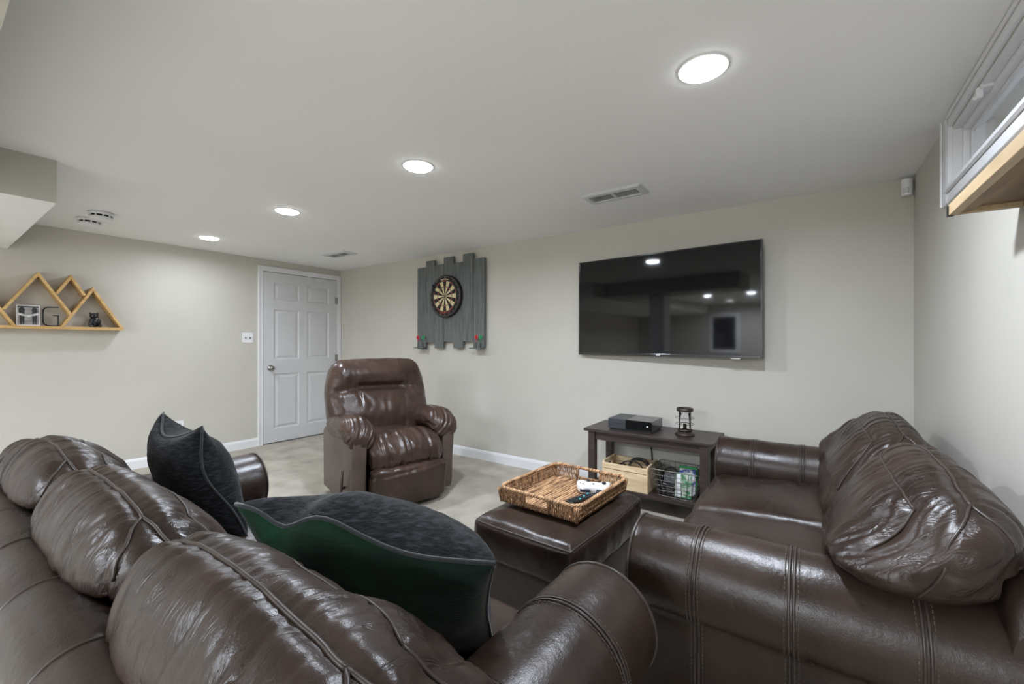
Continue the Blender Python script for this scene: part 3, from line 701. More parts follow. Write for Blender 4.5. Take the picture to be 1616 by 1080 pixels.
MB().box(-cw + 0.012, cw - 0.012, -cdp + 0.012, cdp - 0.012, 0, 0.010).build('floor_board', CRATE, t)
# cables in the crate
CABLE = mat('black_cable', RGB(16, 15, 15), 0.4, col2=RGB(22, 21, 21), nscale=20)
def coil(loc, label, n, r, tilt, seed, rc=0.0042):
    rnd = random.Random(seed); pts = []
    for k in range(n * 18 + 1):
        a = 2 * pi * k / 18
        rr = r * (1 + 0.12 * sin(a * 0.37 + seed)); pts.append(Vector((rr * cos(a), 0.03 * sin(a * 0.23 + seed) + 0.004 * (k / 18), rr * sin(a) * 0.8)))
    pts = [Matrix.Rotation(tilt, 3, 'Z') @ p for p in pts]
    o = MB().tube(pts, rc, 6).build('cable', CABLE, None, sm=True, loc=loc); tag(o, label, 'cable', 'cables in the crate'); return o
coil((-1.055, 3.145, SH + 0.145), 'black cable coiled on the right side of the pine crate', 4, 0.068, radians(12), 1)
o = MB().tube(catmull([(-0.075, 0.02, -0.03), (-0.07, 0.0, 0.03), (-0.02, -0.01, 0.085), (0.05, 0.0, 0.098), (0.10, 0.02, 0.06), (0.115, 0.03, -0.02), (0.08, 0.03, -0.06)], 8), 0.005, 7).build('cable', CABLE, None, sm=True, loc=(-1.12, 3.085, SH + 0.10)); tag(o, 'black cable arching in a high loop out of the pine crate', 'cable', 'cables in the crate')
o = MB().tube(catmull([(-0.02, 0, 0), (0.03, 0.03, 0.03), (0.0, 0.06, 0.035), (-0.05, 0.03, 0.02), (-0.06, -0.02, 0.01), (0.0, -0.03, 0.02), (0.06, 0.0, 0.03)], 8), 0.0045, 7).build('cable', CABLE, None, sm=True, loc=(-1.20, 3.14, SH + 0.10)); tag(o, 'black cable lying low on the left side of the pine crate', 'cable', 'cables in the crate')
# cord hanging behind the table
o = MB().tube(catmull([(-1.05, 3.4125, 0.62), (-1.048, 3.414, 0.50), (-1.05, 3.416, 0.42), (-1.045, 3.416, 0.36), (-1.03, 3.412, 0.20), (-1.0, 3.40, 0.02)], 6), 0.005, 6).build('power_cord', CABLE, None, sm=True); tag(o, 'black power cord hanging down the wall behind the table', 'cord')
# wire basket
t = thing('wire_basket', 'grey wire grid basket on the right of the lower shelf', 'basket', (-0.772, 3.150, SH))
bt, bb, hgt = (0.162, 0.140), (0.120, 0.105), 0.185
def bp(u, v, s): k = s / hgt; return Vector((u * (bb[0] + (bt[0] - bb[0]) * k), v * (bb[1] + (bt[1] - bb[1]) * k), s + 0.003))
def loopat(s):
    P = []; rc = 0.14
    for cx_, cy_, a0 in ((1, 1, 0), (-1, 1, pi / 2), (-1, -1, pi), (1, -1, 3 * pi / 2)):
        for q in range(4):
            a = a0 + pi / 2 * q / 3; P.append(bp(cx_ * (1 - rc) + rc * cos(a), cy_ * (1 - rc * 1.2) + rc * 1.2 * sin(a), s))
    return P
MB().tube(loopat(hgt), 0.0032, 6, True).build('top_rim', WIREM, t, sm=True)
MB().tube(loopat(0), 0.0026, 6, True).build('bottom_rim', WIREM, t, sm=True)
for k in range(1, 5): MB().tube(loopat(hgt * k / 5), 0.0021, 5, True).build('wire_hoop', WIREM, t, sm=True)
me_cache = {}
for v in (-1, 1):
    for k in range(8):
        u = -0.86 + 1.72 * k / 7
        MB().tube([bp(u, v, hgt), bp(u, v, 0)], 0.0021, 5).build('wire_upright', WIREM, t)
for u in (-1, 1):
    for k in range(6):
        v = -0.8 + 1.6 * k / 5
        MB().tube([bp(u, v, hgt), bp(u, v, 0)], 0.0021, 5).build('wire_upright', WIREM, t)
for k in range(7):
    u = -0.85 + 1.7 * k / 6; MB().tube([bp(u, -1, 0), bp(u, 1, 0)], 0.0021, 5).build('bottom_wire', WIREM, t)
# contents of the basket
GB1 = mat('game_box_green_print', RGB(190, 200, 186), 0.4, col2=RGB(60, 128, 84), nscale=26, contrast=(0.45, 0.58), detail=3)
GB2 = mat('game_box_white_blue', RGB(226, 226, 226), 0.4, col2=RGB(40, 72, 150), nscale=14, contrast=(0.52, 0.6), detail=2)
GB3 = mat('game_box_black_print', RGB(20, 20, 24), 0.35, col2=RGB(170, 170, 176), nscale=34, contrast=(0.58, 0.66), detail=2, stretch=(0.7, 1, 2.5))
GB4 = mat('dark_printed_case', RGB(24, 24, 26), 0.35, col2=RGB(60, 62, 66), nscale=30)
YEL = mat('yellow_band', RGB(206, 170, 60), 0.4, col2=RGB(212, 178, 70), nscale=20)
def gbox(loc, rot, s, m, label, band=None):
    o = thing('game_case', label, 'game case', loc, 0, 'game cases in the wire basket'); o.rotation_euler = rot
    MB().box(-s[0] / 2, s[0] / 2, -s[1] / 2, s[1] / 2, 0, s[2]).build('case', m, o, bevel=0.0015)
    if band: MB().box(-s[0] / 2 + 0.004, -s[0] / 2 + 0.034, -s[1] / 2 - 0.0006, -s[1] / 2, 0.01, s[2] - 0.01).build('spine_label', band, o)
BZ = SH + 0.0065
gbox((-0.722, 3.070, BZ), (radians(-7), 0, radians(2)), (0.105, 0.016, 0.165), GB1, 'green and white printed game case at the front of the wire basket', WHITEP)
gbox((-0.820, 3.075, BZ), (radians(-10), 0, radians(-2)), (0.085, 0.016, 0.085), GB3, 'black game case with white lettering bands in the wire basket')
gbox((-0.822, 3.130, BZ), (radians(-14), 0, 0), (0.100, 0.018, 0.130), GB4, 'plain dark case leaning behind the lettered case in the wire basket')
gbox((-0.715, 3.150, BZ), (radians(-8), 0, radians(3)), (0.105, 0.018, 0.175), GB2, 'white and blue game case behind the green one in the wire basket')
GRN = mat('bright_green_case', RGB(46, 150, 84), 0.35, col2=RGB(60, 165, 96), nscale=10)
gbox((-0.722, 3.205, BZ), (radians(-5), 0, radians(3)), (0.120, 0.018, 0.180), GRN, 'bright green game case at the back of the wire basket')
# headset
t = thing('headset', 'black headset lying in the left of the wire basket', 'headset', (-0.838, 3.205, SH + 0.088))
t.scale = (0.84, 0.84, 0.84)
MB().tube([(0.07 * cos(a), 0.01 * sin(a), 0.085 * sin(a)) for a in [pi * k / 16 for k in range(17)]], 0.008, 8).build('headband', BLACKP, t, sm=True)
for s in (-1, 1): MB().lathe([(0.034, -0.012), (0.040, 0.0), (0.034, 0.014), (0.02, 0.016)], 20, M=Matrix.Translation((s * 0.068, 0, -0.01)) @ Matrix.Rotation(pi / 2 * s, 4, 'Y')).build('ear_cup', BLACKP, t, sm=True)

# ------------------------------------------------------------------ leather sofa and loveseat
def arm_profile():
    """(x outward, z) closed outline of a rolled arm, x=0 at the roll centre"""
    P = [(-0.085, 0.07), (-0.105, 0.40)]
    for k in range(25):
        a = radians(205 - 240 * k / 24); P.append((0.140 * cos(a), 0.505 + 0.138 * sin(a)))
    P += [(0.078, 0.412), (0.072, 0.38), (0.070, 0.07)]
    return P
def make_sofa(name, label, cat, loc, rz, W, ncush, seed, yband):
    D = 0.95
    t = thing(name, label, cat, loc, rz)
    hw = W / 2; xc = hw - 0.14           # arm centre
    xi = hw - 0.14 - 0.10                # inner face of the arm
    # plinth and feet
    MB().box(-hw + 0.075, hw - 0.075, 0.02, D - 0.035, 0.06, 0.27).build('base', LEATHP, t, bevel=0.015, segs=3)
    for sx in (-1, 1):
        for y in (0.08, D - 0.12):
            MB().lathe([(0.024, 0), (0.032, 0.06)], 14, M=Matrix.Translation((sx * (hw - 0.14), y, 0))).build('foot', ESPR, t)
    # arms
    prof = arm_profile()
    for sx in (-1, 1):
        secs = [(0.012, 1.0), (0.1, 1.0), (0.2, 1.0)] + [(0.2 + 0.027 * k, 1.0) for k in range(1, 27)] + [(D - 0.022, 1.0), (D - 0.008, 0.985), (D - 0.002, 0.95), (D, 0.90)]
        vs = []; fs = []; n = len(prof)
        for (y, s) in secs:
            for (x, z) in prof:
                zc = 0.45 if z > 0.3 else z; zz = zc + (z - zc) * s if z > 0.3 else z
                q = Vector((x * s, y, zz))
                if z > 0.40 and y < D - 0.03:
                    q.x *= 1 + 0.02 * noise.noise(Vector((y * 6 + seed, x * 5, z * 5)))
                    nz_ = fbm(Vector((y * 14 + seed * 3, x * 5 + sx * 9, z * 5)), 3)
                    q.z += 0.0028 * nz_
                # the arm swells where it runs into the back
                if y < 0.30 and z > 0.40: q.x += 0.015 * smooth(0.30, 0.0, y) * (1 if x > 0 else 0)
                vs.append((sx * (xc + q.x), q.y, q.z))
        for i in range(len(secs) - 1):
            for j in range(n): fs.append((i * n + j, i * n + (j + 1) % n, (i + 1) * n + (j + 1) % n, (i + 1) * n + j))
        fs.append(tuple(range(n))); fs.append(tuple((len(secs) - 1) * n + j for j in range(n)))
        a = MB().add(vs, fs).build('arm', LEATHS, t)
        for p in a.data.polygons: p.use_smooth = len(p.vertices) == 4
        # welt round the front of the roll
        roll = prof[1:-2]
        MB().tube([(sx * (xc + x * 0.992), D - 0.010, 0.45 + (z - 0.45) * 0.992) for x, z in prof[0:1] + roll + prof[-1:]], 0.0045, 6).build('arm_welt', WELT, a, sm=True)
        # stitched bands
        st = MB(); bd = MB()
        outline = [Vector((sx * (xc + x), 0, z)) for x, z in roll + [(0.072, 0.38), (0.070, 0.10)]]
        fine = resample(outline, 0.012)
        for yb in yband:
            for e, o in enumerate((-0.010, 0.010)):
                pass
            # shallow raised welt pair
            for o in (-0.0055, 0.0055):
                bd.tube([Vector((p.x + (0.001 if p.x * sx > xc else -0.001) * sx, yb + o, p.z + (0.001 if p.z > 0.5 else 0))) for p in fine], 0.0034, 6)
            for o in (-0.015, 0.015):
                L = 0.0
                for i in range(len(fine) - 1):
                    a0, b0 = fine[i], fine[i + 1]; c0 = Vector((sx * xc, 0, 0.505))
                    off = ((a0 + b0) / 2 - c0).normalized() * 0.0022
                    st.tube([a0.lerp(b0, 0.12) + off + Vector((0, yb + o, 0)), a0.lerp(b0, 0.78) + off + Vector((0, yb + o, 0))], 0.0013, 4)
        bd.build('arm_band', WELT, a, sm=True); q = st.build('stitching', STITCH, a); q['kind'] = 'stuff'
    # back frame with rolled top
    fp = [(0.0, 0.06), (-0.0, 0.60)]
    for k in range(15):
        aa = radians(190 - 200 * k / 14); fp.append((0.078 + 0.078 * cos(aa), 0.665 + 0.082 * sin(aa)))
    fp += [(0.17, 0.60), (0.20, 0.30), (0.20, 0.06)]
    n = len(fp); NX = 60; vs = []; fs = []
    bands = [-hw + 0.02 + (W - 0.04) * k / round((W - 0.04) / 0.29) for k in range(1, round((W - 0.04) / 0.29))]
    for i in range(NX + 1):
        x = -hw + 0.02 + (W - 0.04) * i / NX
        pin = sum(exp(-((x - b) / 0.035) ** 2) for b in bands)
        e = min(i, NX - i) / NX * (W - 0.04); sc = 1 - 0.12 * smooth(0.05, 0, e)
        for (y, z) in fp:
            zz = z + (0.004 * noise.noise(Vector((x * 7, y * 9, seed))) - 0.004 * pin) * smooth(0.4, 0.7, z)
            vs.append((x, max(0.0, y + 0.0), zz * (sc if z > 0.5 else 1)))
    for i in range(NX):
        for j in range(n): fs.append((i * n + j, i * n + (j + 1) % n, (i + 1) * n + (j + 1) % n, (i + 1) * n + j))
    fs.append(tuple(range(n))); fs.append(tuple(NX * n + j for j in range(n)))
    bf = MB().add(vs, fs).build('back_frame', LEATHS, t)
    for p in bf.data.polygons: p.use_smooth = len(p.vertices) == 4
    seam(bf, [[(b, -0.002, 0.10), (b, -0.002, 0.60), (b, 0.03, 0.73), (b, 0.08, 0.747), (b, 0.14, 0.72)] for b in bands], 0.0032, WELT)
    # seat cushions
    cw = 2 * xi / ncush
    for c in range(ncush):
        x0 = -xi + cw * (c + 0.5)
        def fs_(p, a, b, cc, x0=x0):
            q = p + Vector((x0, 0.655, 0.355)); q.z -= 0.018 * b * (1 if cc > 0 else 0); q.z += 0.012 if cc > 0 else 0; return q
        def dz(co, nn, a, b, cc, c=c):
            f = 0.0045 * fbm(Vector((co.x * 5 + c * 3 + seed, co.y * 9, co.z * 6)), 4)
            return f - 0.008 * exp(-((abs(a) - 1) / 0.08) ** 2)
        o = soft('seat_cushion', LEATHS, t, (cw / 2 + 0.003, 0.295, 0.098), 0.055, (36, 36, 12), fs_, dz, (0.0, 0.012, 0.03))
        seam(o, [[(x0 - cw / 2 + 0.03, 0.95, 0.40), (x0, 0.965, 0.41), (x0 + cw / 2 - 0.03, 0.95, 0.40)]], 0.003, WELT)
    # back cushions
    bw = (W - 0.03) / ncush
    for c in range(ncush):
        x0 = -hw + 0.015 + bw * (c + 0.5); hx = bw / 2 + 0.006
        left_end = c == 0; right_end = c == ncush - 1
        zt, zbm = 0.865, 0.435; hz = (zt - zbm) / 2; yc = 0.262
        def fb(p, a, b, cc, x0=x0, hx=hx, left_end=left_end, right_end=right_end):
            q = p.copy()
            # wedge: the belly sits lower in front, the crown leans back over the frame
            q.y *= (1 - 0.30 * max(0.0, cc)) * (1 - ((0.75 if ((right_end and a > 0) or (left_end and a < 0)) else 0.30) if q.y > 0 else 0.1) * smooth(0.35, 1.05, abs(a)) * smooth(-0.6, 0.4, cc))
            x = x0 + q.x; z = (zt + zbm) / 2 + q.z; y = yc + q.y - 0.062 * cc
            # ends ride up over the arms
            lift = 0.0
            if right_end: lift = smooth(xi - 0.07, xi + 0.06, x)
            if left_end: lift = max(lift, smooth(xi - 0.07, xi + 0.06, -x))
            zl = zbm + 0.185 * lift
            z = zl + (z - zbm) * (zt - zl) / (zt - zbm)
            # the frame holds the lower back of the cushion forward
            if y < 0.165 and z < 0.74: y = y + (0.165 - y) * smooth(0.78, 0.70, z)
            # the crown droops towards the ends
            e = abs(a); z -= 0.034 * e ** 4 * smooth(0.6, 0.9, z)
            return Vector((x, y, z))
        ridge = [Vector((x0 + s * (hx - 0.10), 0.195, 0.87)) for s in (-1, 1)]
        front = [Vector((x0 + s * (hx - 0.12), 0.292, 0.825)) for s in (-1, 1)]
        sides = []
        for s in (-1, 1):
            xs = x0 + s * hx
            sides.append([Vector((x0 + s * (hx - 0.10), 0.195, 0.87)), Vector((x0 + s * (hx - 0.05), 0.215, 0.835)), Vector((x0 + s * (hx - 0.01), 0.24, 0.77)), Vector((x0 + s * (hx + 0.01), 0.27, 0.70)), Vector((x0 + s * (hx + 0.005), 0.29, 0.64))])
            sides.append([Vector((x0 + s * (hx - 0.12), 0.292, 0.825)), Vector((x0 + s * (hx - 0.085), 0.33, 0.77)), Vector((x0 + s * (hx - 0.07), 0.38, 0.69)), Vector((x0 + s * (hx - 0.07), 0.41, 0.62))])
            sides.append([Vector((x0 + s * (hx - 0.10), 0.195, 0.87)), Vector((x0 + s * (hx - 0.05), 0.15, 0.84)), Vector((x0 + s * (hx - 0.01), 0.10, 0.78))])
        paths = [ridge, front] + sides
        def db(co, nn, a, b, cc, paths=paths, c=c, x0=x0, hx=hx):
            d = min(path_dist(co, p) for p in paths)
            # gathers run across the seams; they fan out and fade away from them
            wob = noise.noise(Vector((co.x * 3, co.y * 4 + c, co.z * 4 + seed)))
            k1 = noise.noise(Vector((co.x * 15 + 1.6 * wob, co.y * 2.2 + seed * 1.7 + c * 3, co.z * 2.2)))
            k2 = noise.noise(Vector((co.x * 27 + 2.4 * wob + 7, co.y * 4.0 + seed + c * 2, co.z * 4.0)))
            near = exp(-((d / 0.14) ** 2))
            s = -0.0075 * (0.35 + 0.65 * near) * exp(-((k1 / 0.10) ** 2)) - 0.0045 * (0.25 + 0.75 * near) * exp(-((k2 / 0.12) ** 2))
            s *= 0.8 * (0.35 + 0.65 * smooth(0.0, 0.04, d))
            s += 0.0024 * k1 + 0.0016 * k2 + 0.005 * fbm(Vector((co.x * 4, co.y * 4, co.z * 5 + c)), 2)
            e = (hx - abs(co.x - x0))
            pk = 0.0
            if d < 0.06: pk = 0.010 * exp(-((d / 0.018) ** 2))
            return s - pk
        o = soft('back_cushion', LEATH, t, (hx, 0.158, hz), 0.130, (120, 40, 40), fb, db, (0.014, 0.012, 0.020))
        seam(o, paths[:2] + sides, 0.0036, WELT, off=0.001)
    return t

make_sofa('leather_sofa', 'dark brown leather three seat sofa in the foreground with two throw pillows on it', 'sofa', (-1.38, 0.083, 0), 0, 2.16, 3, 3.0, (0.21, 0.475, 0.745))
make_sofa('leather_loveseat', 'dark brown leather two seat sofa against the right wall under the window', 'loveseat', (0.483, 2.115, 0), pi / 2, 1.73, 2, 8.0, (0.28, 0.525, 0.755))

# ------------------------------------------------------------------ ottoman
t = thing('ottoman', 'dark brown leather ottoman with the woven tray on it', 'ottoman', (-0.968, 1.800, 0), radians(-2.5))
MB().box(-0.235, 0.235, -0.345, 0.345, 0.045, 0.275).build('base', LEATHP, t, bevel=0.02, segs=3)
for sx in (-1, 1):
    for sy in (-1, 1): MB().lathe([(0.02, 0), (0.028, 0.045)], 14, M=Matrix.Translation((sx * 0.19, sy * 0.30, 0))).build('foot', ESPR, t)
def fo(p, a, b, c):
    q = p + Vector((0, 0, 0.3585)); q.z -= 0.014 * max(abs(a), abs(b)) ** 6 * smooth(0.0, 1.0, c); return q
def do(co, nn, a, b, c):
    d = 0.004 * fbm(Vector((co.x * 9, co.y * 9, co.z * 7)), 4)
    return d - 0.006 * exp(-(((co.z - 0.432) / 0.012) ** 2))
o = soft('cushion', LEATHS, t, (0.250, 0.362, 0.092), 0.030, (44, 56, 20), fo, do, (0.012, 0.012, 0.006))
seam(o, [[(-0.25, -0.34, 0.432), (-0.235, -0.362, 0.432), (0, -0.365, 0.432), (0.235, -0.362, 0.432), (0.25, -0.34, 0.432), (0.255, 0, 0.432), (0.25, 0.34, 0.432), (0.235, 0.362, 0.432), (0, 0.365, 0.432), (-0.235, 0.362, 0.432), (-0.25, 0.34, 0.432), (-0.255, 0, 0.432), (-0.25, -0.34, 0.432)]], 0.0038, WELT)
seam(o, [[(sx * 0.25, sy * 0.36, 0.43), (sx * 0.25, sy * 0.36, 0.35), (sx * 0.245, sy * 0.355, 0.28)] for sx in (-1, 1) for sy in (-1, 1)], 0.0028, WELT)

# ------------------------------------------------------------------ woven tray
TZ = 0.4630
t = thing('woven_tray', 'rectangular woven seagrass tray with handle gaps on the ottoman', 'tray', (-0.980, 1.840, TZ), radians(-3.0))
tx, ty, th, fl_ = 0.200, 0.238, 0.068, 0.010
rnd = random.Random(4)
mb = MB()
nst = 27
for i in range(nst):
    x = -tx + 0.004 + (2 * tx - 0.008) * i / (nst - 1)
    pts = [(x + rnd.uniform(-0.001, 0.001), -ty + 2 * ty * k / 14, 0.006 + rnd.uniform(-0.0012, 0.0012)) for k in range(15)]
    mb.tube(pts, [0.0055 + rnd.uniform(-0.0008, 0.0008) for _ in pts], 6)
for k in range(9):
    y = -ty + 2 * ty * (k + 0.5) / 9
    mb.tube([(-tx, y, 0.004), (tx, y, 0.004)], 0.003, 5)
MB().box(-tx, tx, -ty, ty, 0.0005, 0.003).build('base_gap_shade', mat('dark_wicker_gap', RGB(52, 34, 22), 0.9, col2=RGB(70, 48, 32), nscale=40), t)  # dark sheet standing in for shade in the gaps between strands
o = mb.build('base_weave', WICKER2, t, sm=True); o['kind'] = 'stuff'
def wallp(side, s, h):
    f = fl_ * h / th
    if side == 0: return Vector((-tx + 2 * tx * s, -ty - f, h))
    if side == 1: return Vector((tx + f, -ty + 2 * ty * s, h))
    if side == 2: return Vector((tx - 2 * tx * s, ty + f, h))
    return Vector((-tx - f, ty - 2 * ty * s, h))
for side in range(4):
    L = 2 * (tx if side % 2 == 0 else ty); n = int(L / 0.0100); mb = MB()
    for i in range(n):
        s = (i + 0.5) / n
        gap = side % 2 == 0 and 0.34 < s < 0.66
        h1 = 0.022 if gap else th
        k = 6 if not gap else 3
        ph = rnd.uniform(0, 6)
        pts = []
        for j in range(k + 1):
            p = wallp(side, s, 0.004 + (h1 - 0.004) * j / k)
            dx = 0.0018 * sin(ph + j * 1.9); n_ = Vector((0, 1, 0)) if side % 2 == 0 else Vector((1, 0, 0))
            pts.append(p + n_ * dx + Vector((rnd.uniform(-.0008, .0008), rnd.uniform(-.0008, .0008), 0)))
        mb.tube(pts, [0.0037 + rnd.uniform(-0.0008, 0.0008) for _ in pts], 5)
    # horizontal weavers
    for h in (0.016, 0.038, 0.058):
        spans = [(0, 1)] if not (side % 2 == 0 and h > 0.022) else [(0, 0.34), (0.66, 1)]
        for s0, s1 in spans:
            m_ = max(2, int((s1 - s0) * L / 0.0041)); pts = []
            for j in range(m_ + 1):
                p = wallp(side, s0 + (s1 - s0) * j / m_, h); n_ = Vector((0, 1, 0)) if side % 2 == 0 else Vector((1, 0, 0))
                pts.append(p + n_ * (0.0042 * (1 if j % 2 else -1)))
            mb.tube(pts, 0.0027, 5)
    if side % 2 == 0:
        for s in (0.34, 0.66): mb.tube([wallp(side, s, 0.02), wallp(side, s, th)], 0.006, 6)
        mb.tube([wallp(side, 0.34, 0.024), wallp(side, 0.66, 0.024)], 0.005, 6)
    o = mb.build('side_weave', WICKER, t, sm=True); o['kind'] = 'stuff'
# twisted rim rope
mb = MB(); ring = []
for side in range(4):
    for k in range(24): ring.append(wallp(side, (k + 0.5) / 24, th + 0.004))
for _ in range(2): ring = [(ring[i - 1] + ring[i] * 2 + ring[(i + 1) % len(ring)]) / 4 for i in range(len(ring))]
ringf = []
for i in range(len(ring)):
    for q in range(4): ringf.append(ring[i].lerp(ring[(i + 1) % len(ring)], q / 4))
for ph in (0, 2 * pi / 3, 4 * pi / 3):
    pts = []
    for i, p in enumerate(ringf):
        a = ph + i * 0.62; d = (ringf[(i + 1) % len(ringf)] - p).normalized(); s_ = d.cross(Vector((0, 0, 1)))
        pts.append(p + (s_ * cos(a) + Vector((0, 0, 1)) * sin(a)) * 0.0042)
    mb.tube(pts, 0.0048, 6, True)
mb.build('rim_rope', WICKER2, t, sm=True)
for sx in (-1, 1):
    for sy in (-1, 1):
        MB().tube([(sx * tx, sy * ty, 0.002), (sx * (tx + fl_ * 0.5), sy * (ty + fl_ * 0.5), th / 2), (sx * (tx + fl_), sy * (ty + fl_), th)], 0.0075, 7).build('corner_post', WICKER, t, sm=True)

# game controller in the tray
t = thing('game_controller', 'white game controller with black buttons lying in the woven tray', 'game controller', (-0.880, 1.950, TZ + 0.013), radians(203))
t.scale = (1.08, 1.08, 1.08)
out = [(0, 0.040), (0.024, 0.042), (0.045, 0.046), (0.060, 0.040), (0.070, 0.020), (0.076, -0.012), (0.077, -0.040), (0.070, -0.056), (0.058, -0.056), (0.046, -0.040), (0.034, -0.022), (0.018, -0.016), (0, -0.015)]
out = out + [(-x, y) for x, y in out[-2:0:-1]]
sm_ = catmull([Vector((x, y, 0)) for x, y in out + [out[0]]], 4)[:-1]
mb = MB(); lay = [(0.70, 0.0), (0.90, 0.006), (1.0, 0.018), (0.985, 0.028), (0.92, 0.036), (0.72, 0.041), (0.35, 0.043)]
n = len(sm_); vs = []; fs = []
def shrink(p, s): 
    c = Vector((p.x * 0.72, 0.006 if abs(p.x) < 0.05 else p.y * 0.35, 0)); return c + (p - c) * s
for s, z in lay:
    for p in sm_:
        q = shrink(p, s); vs.append((q.x, q.y, z - 0.010 * smooth(0.0, -0.06, q.y)))
for i in range(len(lay) - 1):
    for j in range(n): fs.append((i * n + j, i * n + (j + 1) % n, (i + 1) * n + (j + 1) % n, (i + 1) * n + j))
fs.append(tuple(range(n - 1, -1, -1))); k0 = (len(lay) - 1) * n
mb.add(vs, fs)
cidx = len(mb.v); mb.v.append((0, 0.008, 0.0435))
for j in range(n): mb.f.append((k0 + j, k0 + (j + 1) % n, cidx)); mb.mi.append(0)
mb.build('shell', WHITEP, t, sm=True)
def cyl(name, x, y, z, r, h, m): return MB().lathe([(r, z), (r, z + h * 0.8), (r * 0.85, z + h)], 16, M=Matrix.Translation((x, y, 0))).build(name, m, t, sm=True)
for (x, y) in ((-0.047, 0.020), (0.024, -0.004)):
    cyl('stick_post', x, y, 0.036, 0.006, 0.010, BLACKP); cyl('thumb_stick', x, y, 0.046, 0.0095, 0.006, BLACKP)
for (x, y) in ((0.046, 0.031), (0.046, 0.009), (0.057, 0.020), (0.035, 0.020)): cyl('face_button', x, y, 0.034, 0.0048, 0.009, BLACKP)
MB().box(-0.033, -0.015, -0.008, -0.002, 0.038, 0.045).box(-0.027, -0.021, -0.014, 0.004, 0.038, 0.045).build('direction_pad', BLACKP, t, bevel=0.001)
cyl('home_button', 0, 0.026, 0.041, 0.006, 0.003, CHROME)
NAVY = mat('dark_blue_bumper', RGB(34, 38, 52), 0.3, col2=RGB(40, 44, 58), nscale=20)
for s in (-1, 1): MB().box(-0.023, 0.023, -0.005, 0.005, 0.008, 0.024, M=Matrix.Translation((s * 0.036, 0.042, 0)) @ Matrix.Rotation(s * radians(-6), 4, 'Z')).build('trigger', NAVY, t, bevel=0.004)
# remotes
def remote(name, loc, rz, L, Wd, label, dots):
    r_ = thing(name, label, 'remote control', loc, rz, 'remotes in the tray')
    MB().box(-L / 2, L / 2, -Wd / 2, Wd / 2, 0, 0.016).build('body', BLACKP, r_, bevel=0.004, segs=3)
    n1 = int(L / 0.02)
    for i in range(1, n1):
        for j in range(3):
            m_ = dots if (i * 3 + j) % 7 == 2 else SLATE
            MB().box(-0.004, 0.004, -0.0035, 0.0035, 0.016, 0.0185, M=Matrix.Translation((-L / 2 + i * 0.02, (j - 1) * Wd * 0.28, 0))).build('button', m_, r_)
CYAN = mat('cyan_button', RGB(90, 190, 200), 0.4, col2=RGB(110, 205, 214), nscale=20)
remote('remote_control', (-0.866, 1.790, TZ + 0.020), radians(74), 0.17, 0.045, 'long black remote control with pale buttons nearest the front of the tray', CYAN)
remote('remote_control', (-0.826, 1.875, TZ + 0.020), radians(80), 0.10, 0.036, 'short black remote control beside the white controller in the tray', CYAN)

# ------------------------------------------------------------------ recliner
t = thing('recliner', 'brown leather recliner armchair with puffy arms near the door', 'recliner', (-2.795, 2.245, 0), radians(-105))
for sx in (-1, 1):
    P = [(-0.33, 0.06), (0.30, 0.045), (0.315, 0.10), (0.325, 0.30), (0.345, 0.50), (0.33, 0.525), (0.10, 0.54), (-0.30, 0.54), (-0.345, 0.50)]
    x0, x1 = sx * 0.305, sx * 0.405
    vs = [(x0, y, z) for y, z in P] + [(x1, y, z) for y, z in P]; n = len(P)
    fs = [tuple(range(n)), tuple(range(2 * n - 1, n - 1, -1))] + [(i, (i + 1) % n, n + (i + 1) % n, n + i) for i in range(n)]
    MB().add(vs, fs).build('side_panel', LEATH3, t, bevel=0.022, segs=4, sm=True)
MB().box(-0.31, 0.31, -0.30, 0.24, 0.04, 0.30).build('base_box', DARKGAP, t)
def rec_arm(sx):
    def fa(p, a, b, c):
        q = p.copy(); q.z += 0.020 * (1 - b * b) - 0.055 * smooth(0.45, 1.0, b) + 0.012 * b
        q.x *= 1 + 0.10 * b; return q + Vector((sx * 0.345, 0.075, 0.565))
    def da(co, nn, a, b, c):
        fr = smooth(0.25, 0.8, b)
        k = (a * 1.6 + c * 0.8) * (4.2 - 1.5 * b)
        w = noise.noise(Vector((k * 1.3 + sx * 5, b * 1.2, c * 0.6)))
        return (0.003 + 0.012 * fr) * w + 0.004 * fbm(Vector((co.x * 8, co.y * 8, co.z * 8 + sx)), 3)
    return soft('arm_pad', LEATH2, t, (0.098, 0.275, 0.082), 0.072, (30, 44, 24), fa, da, (0.01, 0.0, 0.014))
rec_arm(1); rec_arm(-1)
def fseat(p, a, b, c):
    q = p.copy(); q.z += 0.015 * (1 - a * a) - 0.05 * smooth(0.5, 1.0, b) + 0.02 * smooth(-0.2, 0.6, b) ; return q + Vector((0, 0.085, 0.395))
def dseat(co, nn, a, b, c):
    k = a * 6.5 + 0.8 * noise.noise(Vector((a * 2, b * 2, 3)))
    g = 1 - 2 * abs(noise.noise(Vector((k, b * 1.3, c * 0.7 + 2))))
    fr = smooth(-0.1, 0.55, b)
    tuck = sum(exp(-(((co.x - s * 0.155) / 0.012) ** 2)) for s in (-1, 1))
    return (0.002 + 0.010 * fr) * (g - 0.4) - 0.007 * tuck * (1 if b > -0.5 else 0) + 0.003 * fbm(co * 9, 3)
o = soft('seat_cushion', LEATH2, t, (0.290, 0.320, 0.105), 0.085, (60, 44, 20), fseat, dseat, (0, 0.01, 0.02))
seam(o, [[(s * 0.155, -0.15, 0.52), (s * 0.155, 0.15, 0.52), (s * 0.155, 0.36, 0.47), (s * 0.155, 0.41, 0.37)] for s in (-1, 1)], 0.003, WELT)
def ffoot(p, a, b, c):
    q = p.copy(); q.y += 0.035 * (1 - a * a) + 0.015 * c; return q + Vector((0, 0.365, 0.175))
